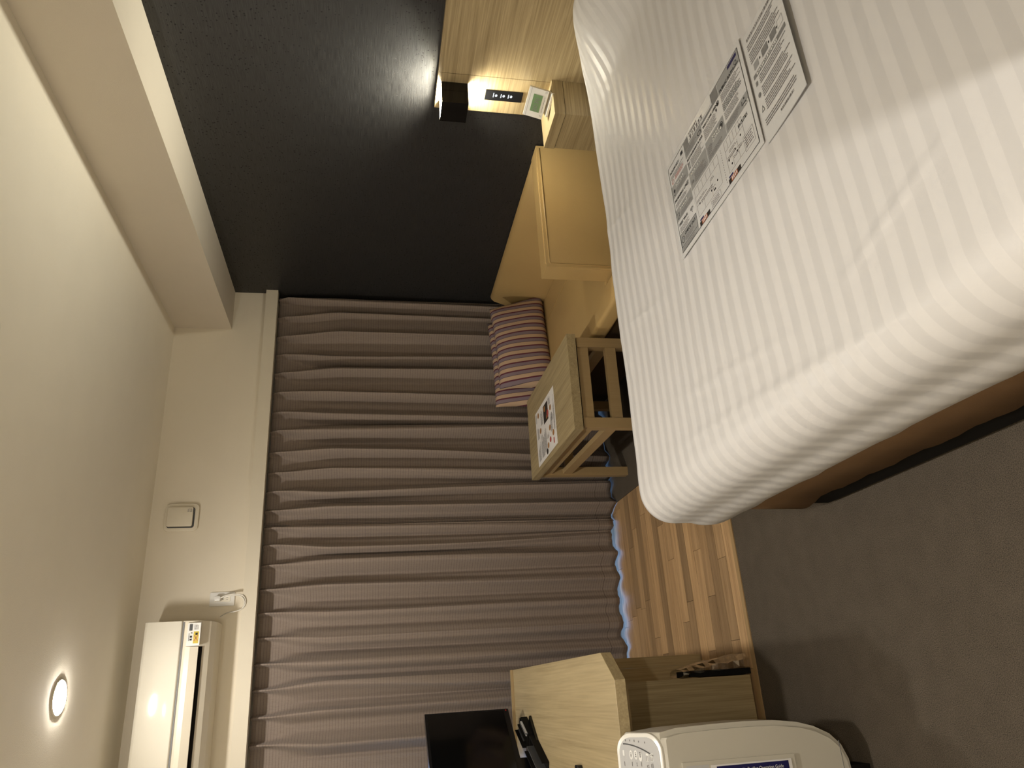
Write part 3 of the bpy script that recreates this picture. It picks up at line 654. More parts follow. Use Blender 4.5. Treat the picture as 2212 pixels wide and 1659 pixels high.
# positions measured as (across from the left long edge, along from the far end)
pr.rect(0.175, 0.185, 0.272, 0.285, 'food_dark', 0.0003)
pr.disc(0.25, 0.215, 0.016, 'food_brown'); pr.disc(0.205, 0.275, 0.020, 'food_red'); pr.disc(0.195, 0.255, 0.013, 'food_brown')
for u, v, m_ in ((0.215, 0.335, 'food_brown'), (0.075, 0.36, 'food_brown'), (0.120, 0.30, 'food_brown'), (0.06, 0.295, 'food_red'), (0.045, 0.245, 'food_brown'), (0.17, 0.10, 'food_brown'), (0.265, 0.07, 'food_brown'), (0.022, 0.215, 'food_dark')):
    pr.disc(u, v, 0.015, m_, ry=0.017)
pr.rect(0.02, 0.352, 0.05, 0.371, 'food_red', 0.0003)
pr.rect(0.235, 0.02, 0.285, 0.026, 'ink', 0.0003)
for u0, v0, u1, nn in ((0.02, 0.03, 0.12, 8), (0.14, 0.03, 0.22, 6), (0.02, 0.10, 0.15, 10), (0.19, 0.12, 0.28, 7), (0.03, 0.17, 0.16, 8), (0.09, 0.32, 0.20, 6), (0.08, 0.385, 0.28, 4), (0.235, 0.30, 0.285, 6), (0.08, 0.235, 0.11, 6), (0.14, 0.345, 0.19, 5)): pr.lines(u0, v0, u1, nn, 0.0068, 'ink_soft', w=0.0022, rag=0.4)
pr.done(t)

# ------------------------------------------------------------------ bed, duvet, cards
ZB = 0.62
t = thing('bed', 'wide bed base and mattress with a brown valance under the white cover', 'bed', (-0.95, -2.83, 0))
mk('mattress', box(-1.80, -0.035, -3.68, -2.03, 0.30, 0.56), 'mattress', t, bevel=0.04, seg=3)
mk('frame', box(-1.838, -0.035, -3.66, -2.07, 0.024, 0.13), 'black_matte', t)
# valance with a soft lower edge
bm = bmesh.new(); outline = []
for i in range(41): outline.append((-0.04-1.80*i/40, -2.015))
for i in range(1, 61): outline.append((-1.845, -2.015-1.66*i/60))
top_, bot_ = [], []
for i, (x, yv) in enumerate(outline):
    wv = 0.002*math.sin(i*0.9)+0.001*math.sin(i*2.3); corner = max(0, 1-abs(i-40.5)/5)
    top_.append(bm.verts.new((x-0.0, yv, 0.36))); bot_.append(bm.verts.new((x-(wv if i > 40 else 0)-0.004*corner, yv+(wv if i <= 40 else 0), 0.118+0.002*math.sin(i*0.55)-0.035*corner)))
for i in range(len(outline)-1): bm.faces.new([top_[i], top_[i+1], bot_[i+1], bot_[i]])
bmesh.ops.recalc_face_normals(bm, faces=bm.faces)
vo = mk('valance', bm, 'bed_skirt', t, smooth=True); md = vo.modifiers.new('thickness', 'SOLIDIFY'); md.thickness = 0.006
for x, yy in ((-1.70, -2.15), (-1.70, -3.55), (-0.15, -2.15), (-0.15, -3.55)): mk('leg', box(x-0.03, x+0.03, yy-0.03, yy+0.03, 0, 0.03), 'black_matte', t)
# duvet
def duvet():
    bm = bmesh.new(); x0, x1, y0, y1, z0, z1 = -1.885, -0.033, -3.74, -1.965, 0.315, ZB
    nx, ny, nz = 190, 180, 22; r = 0.095
    def fix(p):
        x, yv, z = p
        ix0, ix1, iy0, iy1, iz1 = x0+r, x1-0.02, y0+r, y1-r, z1-r
        cx = min(max(x, ix0), ix1); cy = min(max(yv, iy0), iy1); cz = min(z, iz1)
        d = Vector((x-cx, yv-cy, z-cz)); L_ = d.length
        q = Vector((cx, cy, cz))
        n = d/L_ if L_ > 1e-6 else Vector((0, 0, 1))
        if L_ > 1e-6:
            rad = r if x <= ix1 else 0.02
            m_ = max(abs(d.x)/r if x < ix0 else (abs(d.x)/0.02 if x > ix1 else 0), abs(d.y)/r, abs(d.z)/r)
            q = q+n*(rad*m_)
        # gentle crown and tuck-in of the hanging part
        tuck = max(0, (0.47-q.z)/0.155)
        if tuck > 0 and q.z < 0.47:
            s_ = tuck*tuck*0.030-0.012*math.sin(PI*min(1, tuck))
            if n.x < -0.3: q.x += s_
            if n.y > 0.3: q.y -= s_
            if n.y < -0.3: q.y += s_
        crown = 0.004*math.sin(PI*min(1, max(0, (q.x-x0)/(x1-x0))))*math.sin(PI*min(1, max(0, (q.y-y0)/(y1-y0))))
        w = 0
        # long soft creases near the foot, plus a slight overall unevenness
        def crease(ax, ay, bx_, by_, wd, am):
            a, b_ = Vector((ax, ay)), Vector((bx_, by_)); p_ = Vector((q.x, q.y)); ab = b_-a; tt = min(1, max(0, (p_-a).dot(ab)/ab.length_squared))
            dd = (p_-(a+ab*tt)); sd = dd.length*(1 if ab.x*dd.y-ab.y*dd.x > 0 else -1); en = math.sin(PI*min(1, max(0, tt)))**0.6
            return am*en*math.exp(-(sd/wd)**2)
        if q.z > 0.5:
            w += crease(-1.70, -3.1, -1.62, -3.42, 0.008, 0.0035)+crease(-1.74, -2.2, -1.80, -3.1, 0.010, 0.003)+crease(-1.62, -2.3, -1.72, -3.0, 0.010, 0.0028)
            w += crease(-1.25, -2.05, -1.35, -2.5, 0.010, 0.003)+crease(-0.85, -2.02, -0.95, -2.35, 0.012, 0.003)+crease(-0.3, -2.02, -0.45, -2.4, 0.012, 0.0015)+crease(-1.78, -2.75, -1.83, -3.35, 0.008, 0.003)
            w += crease(-0.2, -2.05, -0.6, -2.12, 0.012, 0.0012)+crease(-1.55, -2.15, -1.25, -2.03, 0.012, 0.003)+crease(-1.3, -2.15, -0.9, -2.10, 0.01, 0.002)
        w += 0.0022*math.sin(3.1*q.x*3+1.7*q.y*2)+0.0010*math.sin(9*q.y+4*q.x+1)
        edge = max(0, 1-abs(q.y-y1)/0.2)
        w += edge*0.0012*math.sin(21*q.x+3*math.sin(7*q.x))
        q = q+n*w; q.z += crown if n.z > 0.2 else 0
        hb = min(1, max(0, (q.x+0.42)/0.36)); hb = hb*hb*(3-2*hb); ha = min(1, max(0, (-1.95-q.y)/0.36)); ha = ha*ha*(3-2*ha)
        if n.z > 0.1: q.z += 0.115*hb*ha+0.002*hb*math.sin(17*q.y+11*q.x)*ha
        if q.z < z0+0.03 : q.z += 0.006*math.sin(19*(q.x+q.y))+0.004*math.sin(41*q.y)
        return q
    V = {}
    def vert(i, j, k):
        key = (i, j, k)
        if key not in V:
            tx = i/nx; ty = j/ny; V[key] = bm.verts.new(fix((x0+(x1-x0)*tx, y0+(y1-y0)*ty, z0+(z1-z0)*k/nz)))
        return V[key]
    for i in range(nx):
        for j in range(ny): bm.faces.new([vert(i, j, nz), vert(i+1, j, nz), vert(i+1, j+1, nz), vert(i, j+1, nz)])
    for k in range(nz):
        for i in range(nx):
            bm.faces.new([vert(i, ny, k), vert(i, ny, k+1), vert(i+1, ny, k+1), vert(i+1, ny, k)]); bm.faces.new([vert(i, 0, k), vert(i+1, 0, k), vert(i+1, 0, k+1), vert(i, 0, k+1)])
        for j in range(ny):
            bm.faces.new([vert(0, j, k), vert(0, j, k+1), vert(0, j+1, k+1), vert(0, j+1, k)])
    bmesh.ops.recalc_face_normals(bm, faces=bm.faces)
    o = mk('duvet', bm, 'striped_sheet', base=(-0.95, -2.85, 0.31), smooth=True)
    tag(o, 'white duvet with satin stripes tucked smoothly over the bed', 'duvet')
duvet()
ZC = 0.6272
cA, cB, cD = Vector((-1.014, -2.566, ZC)), Vector((-1.008, -3.003, ZC)), Vector((-1.305, -2.555, ZC))
def info_card():
    t = thing('information_card', 'laminated hotel information sheet with grey blocks and floor plans on the bed', 'information sheet', (-1.13, -2.75, ZC))
    rt = (cB-cA).normalized(); dn = (cD-cA); dn = (dn-rt*dn.dot(rt)).normalized(); Wd, Hd = 0.442, 0.292
    bm = bmesh.new(); c = cA+rt*Wd/2+dn*Hd/2; obox(bm, c, rt, dn, (0, 0, 1), Wd/2, Hd/2, 0.0007); mk('laminate', bm, 'laminate', t)
    p = Print(cA+Vector((0, 0, 0.0008)), rt, dn, (0, 0, 1))
    G, Gd = 'grey_light', 'grey_mid'
    m0 = 0.012; UW = Wd-2*m0; VH = Hd-2*m0
    p.rect(m0, m0, Wd-m0, Hd-m0, 'paper_bed', 0.0002)
    p.frame(m0, m0, Wd-m0, Hd-m0, 0.0014, 'ink')
    cols = [m0+0.002, 0.118, 0.222, 0.322, Wd-m0-0.002]
    # header tab
    p.rect(cols[1]+0.03, m0-0.002, cols[2]+0.065, m0+0.024, 'laminate', 0.0012)
    p.strokes(cols[1]+0.038, m0+0.006, 0.05, 0.009, 'ink_soft', h=0.0016); p.strokes(cols[1]+0.038, m0+0.021, 0.08, 0.0165, 'ink_soft', h=0.0016)
    # column 1
    v = m0+0.002; u0, u1 = cols[0], cols[1]-0.002
    p.rect(u1-0.022, v+0.008, u1-0.008, v+0.019, 'ink')
    p.text('ROOM KEY', u0+0.006, v+0.024, 0.012, 'ink', bold=0.0003); p.lines(u0+0.006, v+0.030, u1-0.01, 3, 0.0042, 'ink_soft'); p.lines(u0+0.03, v+0.043, u1-0.012, 3, 0.0042, 'ink_red'); p.ring(u0+0.015, v+0.05, 0.007, 0.0015, 'ink_red')
    p.rect(u0, v+0.060, u1, v+0.098, G, 0.0004); p.strokes(u0+0.026, v+0.076, 0.05, 0.011, 'ink_white'); p.lines(u0+0.026, v+0.082, u1-0.006, 3, 0.0045, 'ink_soft'); p.disc(u0+0.014, v+0.080, 0.005, 'ink'); p.ring(u0+0.014, v+0.088, 0.006, 0.0014, 'ink', a0=0, a1=PI)
    p.text('MORNING CALL', u0+0.006, v+0.115, 0.0118, 'ink', bold=0.0003); p.ring(u1-0.012, v+0.111, 0.0065, 0.001, 'ink'); p.line((u1-0.012, v+0.111), (u1-0.012, v+0.106), 0.001, 'ink'); p.lines(u0+0.006, v+0.121, u1-0.02, 3, 0.0042, 'ink_soft')
    p.rect(u0, v+0.136, u1, v+0.172, G, 0.0004); p.strokes(u0+0.026, v+0.151, 0.045, 0.011, 'ink_white'); p.lines(u0+0.026, v+0.157, u1-0.006, 3, 0.0045, 'ink_soft'); p.frame(u0+0.006, v+0.150, u0+0.018, v+0.168, 0.0014, 'ink'); p.disc(u0+0.0145, v+0.16, 0.0012, 'ink')
    p.text('FREE Wi-Fi', u0+0.006, v+0.190, 0.0118, 'ink', bold=0.0003); p.lines(u0+0.006, v+0.196, u1-0.034, 4, 0.0042, 'ink_soft')
    for r_ in (0.004, 0.008, 0.012): p.ring(u1-0.016, v+0.197, r_, 0.0018, 'ink', a0=PI*1.2, a1=PI*1.8, n=8)
    p.disc(u1-0.016, v+0.1985, 0.0016, 'ink')
    p.rect(u0, v+0.214, u1, v+0.252, G, 0.0004); p.frame(u0, v+0.214, u1, v+0.252, 0.001, 'ink'); p.text('CHECK OUT', u0+0.028, v+0.230, 0.0118, 'ink', bold=0.0003); p.lines(u0+0.028, v+0.235, u1-0.02, 3, 0.0042, 'ink_soft'); p.ring(u0+0.014, v+0.234, 0.0095, 0.0015, 'ink'); p.line((u0+0.014, v+0.234), (u0+0.014, v+0.228), 0.001, 'ink')
    p.rect(u0, v+0.252, u1, Hd-m0-0.0015, G, 0.0004); p.lines(u0+0.006, v+0.256, u1-0.02, 3, 0.0042, 'ink_soft')
    # column 2
    u0, u1 = cols[1], cols[2]-0.002
    p.rect(u0, m0+0.002, u1, v+0.050, G, 0.0004); p.rect(u0, m0+0.002, u0+0.03, v+0.028, Gd, 0.0005); p.lines(u0+0.006, v+0.03, u1-0.03, 4, 0.0045, 'ink_soft'); p.ring(u1-0.014, v+0.040, 0.010, 0.003, 'ink', ry=0.006)
    p.text('RESTAURANT & BAR', u0+0.004, v+0.063, 0.0105, 'ink', bold=0.0003); p.lines(u0+0.022, v+0.069, u1-0.006, 6, 0.0044, 'ink_soft'); p.rect(u0+0.006, v+0.07, u0+0.0085, v+0.09, 'ink'); p.disc(u0+0.007, v+0.07, 0.003, 'ink'); p.rect(u0+0.013, v+0.068, u0+0.0155, v+0.09, 'ink')
    p.rect(u0, v+0.097, u1, v+0.150, G, 0.0004); p.strokes(u0+0.01, v+0.112, 0.055, 0.011, 'ink_white'); p.lines(u0+0.026, v+0.118, u1-0.006, 6, 0.0045, 'ink_soft'); p.strokes(u0+0.005, v+0.135, 0.016, 0.010, 'ink_soft')
    # column 3
    u0, u1 = cols[2], cols[3]-0.002
    p.rect(u0+0.065, m0+0.002, u1, v+0.030, Gd, 0.0005); p.rect(u0, v+0.026, u1, v+0.034, Gd, 0.0004)
    p.text('WELCOME DRINK', u0+0.004, v+0.049, 0.0108, 'ink', bold=0.0003); p.ring(u1-0.009, v+0.046, 0.0065, 0.0015, 'ink'); p.disc(u1-0.009, v+0.049, 0.004, 'ink'); p.rect(u1-0.024, v+0.052, u1-0.018, v+0.060, 'ink'); p.lines(u0+0.004, v+0.055, u1-0.026, 7, 0.0044, 'ink_soft')
    p.rect(u0, v+0.090, u1, v+0.150, G, 0.0004); p.strokes(u0+0.036, v+0.106, 0.034, 0.0105, 'ink_white'); p.strokes(u0+0.036, v+0.116, 0.045, 0.0105, 'ink_white'); p.ring(u1-0.014, v+0.108, 0.009, 0.0018, 'ink'); p.disc(u1-0.014, v+0.108, 0.0055, 'ink'); p.lines(u0+0.006, v+0.110, u0+0.032, 5, 0.0044, 'ink_soft'); p.lines(u0+0.006, v+0.134, u1-0.006, 3, 0.0045, 'ink_soft')
    # column 4
    u0, u1 = cols[3], cols[4]
    p.rect(u0, m0+0.002, u1, v+0.036, G, 0.0004); p.rect(u1-0.05, v+0.003, u1-0.006, v+0.012, 'navy', 0.0007)
    p.text('PUBLIC BATH', u0+0.006, v+0.034, 0.012, 'ink', bold=0.0003); p.ring(u1-0.016, v+0.024, 0.006, 0.0015, 'ink'); p.rect(u1-0.028, v+0.03, u1-0.004, v+0.0325, 'ink'); p.lines(u0+0.006, v+0.041, u1-0.006, 5, 0.0046, 'ink_soft'); p.lines(u0+0.006, v+0.068, u1-0.006, 5, 0.0046, 'ink'); p.lines(u0+0.006, v+0.094, u1-0.02, 5, 0.0046, 'ink_soft')
    p.rect(u0, v+0.122, u1, v+0.150, G, 0.0004); p.lines(u0+0.006, v+0.127, u1-0.034, 4, 0.0046, 'ink_soft'); p.line((u1-0.028, v+0.140), (u1-0.010, v+0.140), 0.002, 'ink'); p.line((u1-0.028, v+0.140), (u1-0.026, v+0.130), 0.002, 'ink'); p.disc(u1-0.016, v+0.129, 0.0025, 'ink'); p.strokes(u1-0.02, v+0.149, 0.016, 0.009, 'ink_white')
    # floor plans
    fu0, fv0 = cols[1]+0.004, v+0.153
    p.rect(cols[1], v+0.150, cols[4], Hd-m0-0.0015, 'laminate', 0.0004)
    def plan(u0, v0, w, h, seed):
        r = random.Random(seed); p.frame(u0, v0, u0+w, v0+h, 0.0008, 'ink_soft')
        n = 6
        for i in range(1, n): p.line((u0+w*i/n, v0), (u0+w*i/n, v0+h*0.3), 0.0008, 'ink_soft')
        p.line((u0, v0+h*0.3), (u0+w, v0+h*0.3), 0.0008, 'ink_soft'); p.line((u0, v0+h*0.62), (u0+w*0.7, v0+h*0.62), 0.0008, 'ink_soft'); p.line((u0+w*0.3, v0+h*0.62), (u0+w*0.3, v0+h), 0.0008, 'ink_soft'); p.line((u0+w*0.62, v0+h*0.4), (u0+w*0.62, v0+h), 0.0008, 'ink_soft')
        for i in range(5): p.disc(u0+w*r.uniform(0.1, 0.9), v0+h*r.uniform(0.4, 0.9), 0.0028, 'ink'); 
        for i in range(4): p.lines(u0+w*r.uniform(0.02, 0.7), v0+h*r.uniform(0.35, 0.85), u0+w*r.uniform(0.75, 0.95), 2, 0.004, 'ink_soft', rag=0.7)
    plan(fu0+0.006, fv0+0.003, 0.135, 0.082, 5)
    plan(fu0+0.176, fv0+0.003, 0.088, 0.086, 9)
    for i in range(14): p.line((fu0+0.158, fv0+0.006+i*0.007), (fu0+0.158, fv0+0.010+i*0.007), 0.001, 'ink')
    p.text('FACILITIES', fu0+0.246, fv0+0.022, 0.0125, 'ink', bold=0.0003, align='LEFT', stretch=0.75)
    p.frame(cols[4]-0.052, fv0+0.055, cols[4]-0.008, fv0+0.095, 0.0008, 'ink_soft'); p.lines(cols[4]-0.048, fv0+0.060, cols[4]-0.012, 5, 0.006, 'ink_soft')
    p.frame(fu0+0.075, fv0+0.090, fu0+0.125, fv0+0.108, 0.0008, 'ink_soft'); p.lines(fu0+0.08, fv0+0.094, fu0+0.12, 3, 0.0045, 'ink_soft')
    for uu in (fu0+0.004, fu0+0.166):
        p.rect(uu, fv0+0.100, uu+0.058, fv0+0.112, 'food_dark', 0.0006); p.rect(uu+0.012, fv0+0.100, uu+0.042, fv0+0.112, 'orange_print', 0.0007); p.rect(uu+0.004, fv0+0.094, uu+0.024, fv0+0.099, 'navy', 0.0006)
        for i in range(4): p.rect(uu+0.015+i*0.007, fv0+0.102, uu+0.019+i*0.007, fv0+0.110, 'paper_bed', 0.0009)
    p.done(t)
info_card()
def info_leaf():
    base = Vector((-1.024, -3.018, ZC)); rt = (cB-cA).normalized(); dn = (cD-cA); dn = (dn-rt*dn.dot(rt)).normalized()
    t = thing('information_leaf', 'laminated sheet of small print lying beside the hotel information sheet', 'information sheet', (-1.14, -3.08, ZC))
    Wd, Hd = 0.160, 0.290
    KU = 0.160/0.212
    bend = lambda u, v: Vector((0, 0, 0.006*(max(0, u)/Wd)**2+0.001*math.sin(9*v)*u/Wd))
    bm = bmesh.new(); n = 14; a, b = [], []
    for i in range(n+1):
        for j in range(n+1):
            u, v = Wd*i/n, Hd*j/n; q = base+rt*u+dn*v+bend(u, v); a.append(bm.verts.new(q)); b.append(bm.verts.new(q-Vector((0, 0, 0.0012))))
    for i in range(n):
        for j in range(n):
            k = i*(n+1)+j; bm.faces.new([a[k], a[k+n+1], a[k+n+2], a[k+1]]); bm.faces.new([b[k], b[k+1], b[k+n+2], b[k+n+1]])
    bmesh.ops.recalc_face_normals(bm, faces=bm.faces)
    mk('laminate', bm, 'laminate', t, smooth=True)
    p = Print(base, rt, dn, (0, 0, 1), bend); P0 = p.P; p.P = lambda u, v, h: P0(u*KU, v*0.965, h)
    p.strokes(0.020, 0.024, 0.15, 0.0105, 'ink_soft'); p.lines(0.016, 0.034, 0.19, 3, 0.0065, 'ink_soft'); p.lines(0.016, 0.058, 0.19, 5, 0.0065, 'ink_soft')
    p.rect(0.024, 0.094, 0.05, 0.112, 'grey_light'); p.rect(0.072, 0.092, 0.105, 0.112, 'grey_mid'); p.rect(0.122, 0.092, 0.155, 0.112, 'grey_mid'); p.frame(0.165, 0.092, 0.195, 0.112, 0.0008, 'ink_soft')
    for u in (0.06, 0.113, 0.16): p.disc(u, 0.102, 0.003, 'ink')
    p.rect(0.012, 0.120, 0.198, 0.131, 'grey_mid'); p.strokes(0.03, 0.129, 0.12, 0.009, 'ink_white', h=0.0011)
    for v0, nn in ((0.137, 4), (0.168, 5), (0.204, 5)):
        p.lines(0.036, v0, 0.195, nn, 0.006, 'ink_soft')
    p.rect(0.014, 0.140, 0.024, 0.152, 'grey_mid'); p.disc(0.019, 0.178, 0.0065, 'grey_mid'); 
    p.line((0.012, 0.222), (0.019, 0.208), 0.0014, 'ink'); p.line((0.019, 0.208), (0.026, 0.222), 0.0014, 'ink'); p.line((0.012, 0.222), (0.026, 0.222), 0.0014, 'ink')
    p.lines(0.016, 0.246, 0.19, 3, 0.0065, 'ink_soft'); p.strokes(0.09, 0.276, 0.07, 0.008, 'ink_soft')
    p.done(t)
info_leaf()

# ------------------------------------------------------------------ desk and what stands on it
ZD = 0.70
t = thing('desk', 'light oak desk with a chamfered corner along the left wall', 'desk', (-2.55, -1.0, 0))
mk('desktop', prism([(XL+0.002, -0.182), (-2.218, -0.182), (-2.222, -1.722), (-2.304, -1.838), (XL+0.002, -1.838)], ZD-0.034, ZD, 2), 'oak_desk', t, bevel=0.0012)
mk('back_lip', box(XL+0.002, -2.218, -0.182, -0.168, ZD-0.034, ZD+0.014), 'oak_x', t, bevel=0.001)
mk('side_support', box(-2.258, -2.216, -0.89, -0.19, 0, ZD-0.034), 'oak_z', t, bevel=0.001)
mk('rear_panel', box(XL+0.002, -2.259, -0.92, -0.90, 0, ZD-0.034), 'oak_z', t)
mk('cabinet_side', box(XL+0.002, -2.313, -1.340, -1.322, 0.012, ZD-0.052), 'oak_z', t, bevel=0.001)
mk('cabinet_body', box(XL+0.002, -2.316, -1.3215, -0.925, 0.012, ZD-0.052), 'oak_z', t)
mk('support_rail', box(XL+0.002, -2.33, -1.80, -0.95, ZD-0.052, ZD-0.034), 'oak_x', t)
# television
tr, tl = Vector((-2.390, -0.40, 0)), Vector((-2.812, -0.945, 0)); td = (tl-tr).normalized(); tn = Vector((-td.y, td.x, 0)); tn = tn if tn.y < 0 else -tn
tcn = (tr+tl)/2; Tw = (tl-tr).length
t = thing('television', 'black flat television standing on the desk in front of the curtain', 'television', (tcn.x, tcn.y, ZD))
bm = bmesh.new(); obox(bm, Vector((tcn.x, tcn.y, (1.162+0.775)/2))-tn*0.02, td, tn, ez, Tw/2, 0.02, (1.162-0.775)/2); mk('casing', bm, 'black_plastic', t, bevel=0.004)
bm = bmesh.new(); obox(bm, Vector((tcn.x, tcn.y, (1.162+0.775)/2+0.006))+tn*0.001, td, tn, ez, Tw/2-0.012, 0.0008, (1.162-0.775)/2-0.018); mk('screen', bm, 'black_gloss', t)
bm = bmesh.new(); obox(bm, Vector((tcn.x, tcn.y, 0.735))-tn*0.03, td, tn, ez, 0.05, 0.015, 0.045); mk('neck', bm, 'black_plastic', t)
bm = bmesh.new(); obox(bm, Vector((tcn.x, tcn.y, ZD+0.006))-tn*0.02, td, tn, ez, 0.19, 0.10, 0.005); mk('stand_base', bm, 'black_gloss', t, bevel=0.003)
bm = bmesh.new(); obox(bm, tr+td*0.012+Vector((0, 0, 0.787))+tn*0.0015, td, tn, ez, 0.0035, 0.001, 0.002); mk('power_light', bm, 'led_red', t)
# leaflet organiser
d_ = Vector((-0.10, -0.25, 0)).normalized(); n_ = Vector((-d_.y, d_.x, 0)); n_ = -n_ if n_.x < 0 else n_
o0 = Vector((-2.428, -0.47, ZD+0.0005))
t = thing('leaflet_holder', 'black desk organiser holding leaflets in front of the television', 'organiser', o0+d_*0.14-n_*0.04)
def ob2(name, s0, s1, w0, w1, z0, z1, mat):
    bm = bmesh.new(); obox(bm, o0+d_*((s0+s1)/2)-n_*((w0+w1)/2)+ez*((z0+z1)/2), d_, n_, ez, (s1-s0)/2, abs(w1-w0)/2, (z1-z0)/2); return mk(name, bm, mat, t, bevel=0.001)
ob2('bottom', 0, 0.17, 0, 0.06, 0, 0.004, 'black_matte'); ob2('front_wall', 0, 0.17, 0, 0.004, 0.004, 0.03, 'black_matte'); ob2('back_wall', 0, 0.17, 0.056, 0.06, 0.004, 0.055, 'black_matte'); ob2('end_wall', 0, 0.004, 0.004, 0.056, 0.004, 0.035, 'black_matte'); ob2('end_wall', 0.166, 0.17, 0.004, 0.056, 0.004, 0.035, 'black_matte'); ob2('divider', 0.004, 0.166, 0.03, 0.033, 0.004, 0.045, 'black_matte')
for w_, h_, m_ in ((0.010, 0.036, 'paper_menu'), (0.016, 0.038, 'grey_mid'), (0.023, 0.034, 'paper_menu'), (0.044, 0.045, 'grey_dark')): ob2('leaflet', 0.02, 0.14, w_, w_+0.0012, 0.005, h_, m_)
o0 = Vector((-2.49, -0.63, ZD+0.0005))
t = thing('document_stand', 'black stepped document stand at the left end of the leaflet holder', 'stand', o0+d_*0.15)
ob2('bottom', 0.02, 0.26, 0, 0.07, 0, 0.005, 'black_matte'); ob2('front_wall', 0.02, 0.26, 0, 0.005, 0.005, 0.03, 'black_matte'); ob2('back_wall', 0.02, 0.26, 0.065, 0.07, 0.005, 0.05, 'black_matte'); ob2('end_wall', 0.02, 0.025, 0.005, 0.065, 0.005, 0.03, 'black_matte'); ob2('folder', 0.04, 0.24, 0.035, 0.04, 0.006, 0.045, 'grey_dark')
t = thing('remote_control', 'black remote control lying on the desk at the edge of the view', 'remote control', (-2.63, -1.36, ZD))
mk('body', prism(rrect(-2.655, -2.562, -1.385, -1.345, 0.008), ZD+0.0005, ZD+0.018, 2), 'black_plastic', t, bevel=0.003)
for i in range(4): mk('button', lathe([(0, 0.003), (0.005, 0.003), (0.005, 0), (0, 0)], (-2.58-i*0.018, -1.365, ZD+0.0182), 12), 'grey_mid', t)

# ------------------------------------------------------------------ bag beside the cabinet
t = thing('plastic_bag', 'clear plastic bag holding a black pouch, standing beside the desk cabinet', 'bag', (-2.275, -1.30, 0))
mk('pouch', box(-2.309, -2.288, -1.335, -1.20, 0.004, 0.245), 'black_matte', t, bevel=0.006, seg=2)
bm = bmesh.new(); rn = random.Random(4); n, m = 10, 12; G_ = {}
for j in range(m+1):
    z = 0.27*j/m
    for i in range(n):
        a = 2*PI*i/n; w = (0.041-0.024*(j/m)**1.2) ; d = 0.072
        x = -2.3115+w+w*math.cos(a)+rn.uniform(-0.003, 0.003); yv = -1.268+d*math.sin(a)+rn.uniform(-0.004, 0.004)
        G_[i, j] = bm.verts.new((max(-2.3125, x), yv, z+0.002))
for j in range(m):
    for i in range(n): bm.faces.new([G_[i, j], G_[(i+1) % n, j], G_[(i+1) % n, j+1], G_[i, j+1]])
mk('clear_sleeve', bm, 'clear_plastic', t)

# ------------------------------------------------------------------ air purifier
t = thing('air_purifier', 'white air purifier with a rounded front standing beside the desk', 'air purifier', (-2.62, -1.92, 0))
pf_ = [(-2.446, 0.69), (-2.438, 0.60), (-2.435, 0.48), (-2.434, 0.38), (-2.437, 0.29), (-2.446, 0.22), (-2.460, 0.17), (-2.482, 0.125), (-2.512, 0.095), (-2.55, 0.080), (-2.60, 0.076), (-2.80, 0.076), (-2.825, 0.10), (-2.825, 0.69), (-2.815, 0.705), (-2.46, 0.705)]
PYN, PYF = -1.992, -1.846
def slope(yv): return 0.716-max(0, (-1.866-yv))*0.70
mk('base', box(-2.80, -2.57, -1.95, -1.87, 0.0, 0.082), 'black_matte', t)
bm = prism(pf_, PYN, PYF, 1)
bmesh.ops.bevel(bm, geom=[e for e in bm.edges if e.calc_face_angle(0) > 0.7], offset=0.014, segments=4, affect='EDGES', clamp_overlap=True)
for v_ in bm.verts:
    if v_.co.z > 0.56: v_.co.z = min(v_.co.z, slope(v_.co.y)-(0.705-min(0.705, v_.co.z))*0.5) if v_.co.z < 0.70 else slope(v_.co.y)-(0.705-v_.co.z)
mk('body', bm, 'purifier_body', t, smooth='auto')
sd = Vector((0, -1, -0.70)).normalized(); sn = Vector((0, -0.70, 1)).normalized()
po = Vector((-2.45, -1.862, slope(-1.862)))            # far right corner of the sloping top
SLn = (PYN+0.004+1.862)/-1*1.22
def panel(name, outline, h0, h1, mat, **k):
    bm = bmesh.new(); A_ = [bm.verts.new(po+Vector((-1, 0, 0))*u+sd*v+sn*h0) for u, v in outline]; B_ = [bm.verts.new(po+Vector((-1, 0, 0))*u+sd*v+sn*h1) for u, v in outline]
    bm.faces.new(A_); bm.faces.new(B_[::-1])
    for i in range(len(outline)): bm.faces.new([A_[i], B_[i], B_[(i+1) % len(outline)], A_[(i+1) % len(outline)]])
    bmesh.ops.recalc_face_normals(bm, faces=bm.faces); return mk(name, bm, mat, t, **k)
panel('top_rim', rrect(-0.004, 0.36, -0.004, SLn-0.004, 0.05, 10), -0.008, 0.005, 'purifier_rim', bevel=0.003, smooth='auto')
ip = list(dict.fromkeys((min(u, 0.103), v) for u, v in rrect(0.007, 0.34, 0.006, SLn-0.014, 0.042, 10)))
panel('control_panel', ip, 0.004, 0.0062, 'purifier_panel')
panel('air_outlet', rrect(0.112, 0.33, 0.012, SLn-0.03, 0.012), 0.004, 0.0056, 'dark_gap')
for i in range(3): panel('outlet_slat', [(0.115, 0.035+i*0.03), (0.32, 0.035+i*0.03), (0.32, 0.040+i*0.03), (0.115, 0.040+i*0.03)], 0.0056, 0.0075, 'purifier_rim')
pr = Print(po+Vector((-0.103, 0, 0))+sn*0.0064, (1, 0, 0), sd, sn)
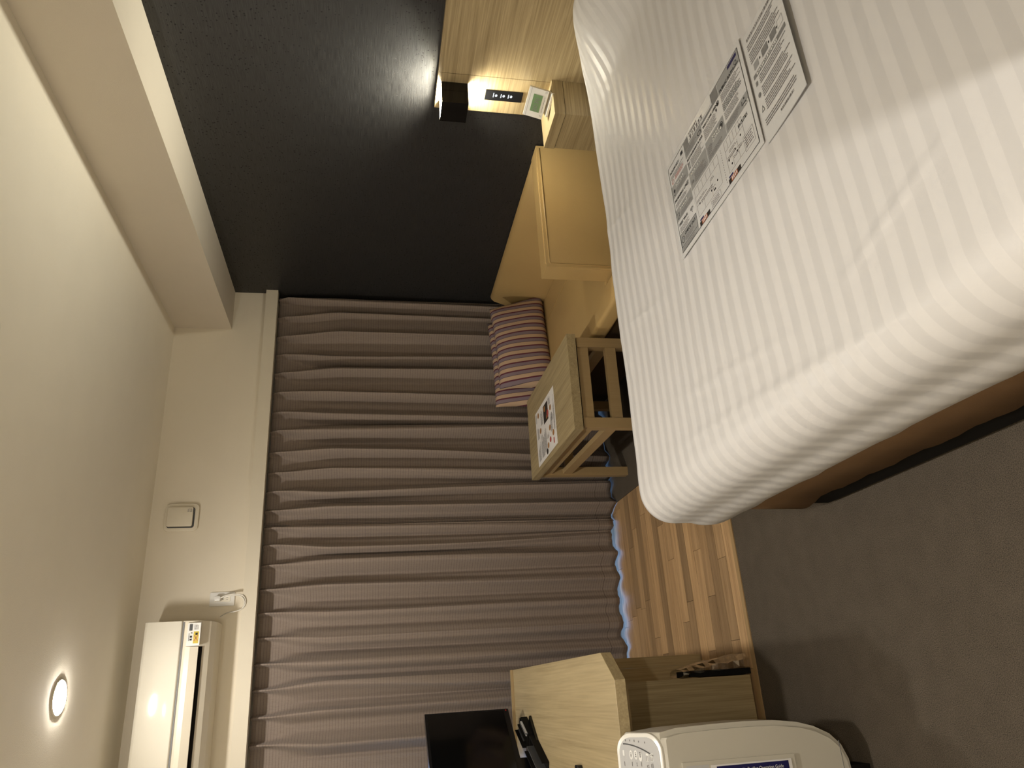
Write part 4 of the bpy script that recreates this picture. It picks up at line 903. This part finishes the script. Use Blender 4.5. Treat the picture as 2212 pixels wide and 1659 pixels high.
pts = [(0.080-0.030*(i/12)**1.8, 0.022+0.098*i/12) for i in range(13)]
for a, b in zip(pts, pts[1:]): pr.line(a, b, 0.0035, 'grey_dark', 0.0003)
for v in (0.046, 0.062, 0.077): pr.disc(0.052-0.004*(v > 0.07), v, 0.012, 'ink_white', 0.0003, ry=0.0058); pr.strokes(0.046, v+0.002, 0.012, 0.006, 'ink_soft')
pr.rect(0.050, 0.018, 0.064, 0.024, 'ink_white', 0.0003)
for v in (0.096, 0.110): pr.rect(0.036, v, 0.056, v+0.009, 'ink_white', 0.0003); pr.lines(0.037, v+0.001, 0.055, 2, 0.004, 'ink_soft', h=0.0006); pr.lines(0.008, v, 0.032, 2, 0.0045, 'ink_soft', h=0.0003)
for v in (0.02, 0.046, 0.062, 0.077): pr.lines(0.024, v, 0.036, 1, 0.004, 'ink_soft', w=0.002, h=0.0003)
for v in (0.03, 0.045, 0.06, 0.075, 0.095): pr.lines(0.086-0.12*max(0, v-0.05), v, 0.092-0.12*max(0, v-0.05), 1, 0.004, 'ink_soft', w=0.003, h=0.0003)
pr.done(t)
# label frame with the guide on the side facing the room
fr = bmesh.new(); bx(fr, -2.80, -2.523, PYN-0.006, PYN+0.002, 0.255, 0.585)
mk('label_frame', fr, 'purifier_body', t, bevel=0.003)
mk('recess', box(-2.79, -2.532, PYN-0.0066, PYN-0.006, 0.51, 0.575), 'purifier_panel', t)
lab = mk('guide_label', box(-2.79, -2.534, PYN-0.0085, PYN-0.0066, 0.268, 0.505), 'paper_menu', t)
pr = Print((-2.538, PYN-0.0088, 0.490), (0, 0, -1), (-1, 0, 0), (0, -1, 0))
pr.rect(0.0, 0.0, 0.212, 0.030, 'navy', 0.0002); pr.text('Air Purifier Operation Guide', 0.072, 0.0165, 0.0125, 'ink_white', 0.0008, stretch=0.84)
for i in range(6): pr.lines(0.01, 0.045+i*0.03, 0.20, 3, 0.008, 'ink_soft', h=0.0006)
pr.done(lab)
mk('seam', box(-2.80, -2.50, PYN-0.0008, PYN+0.001, 0.108, 0.1095), 'grey_mid', t)
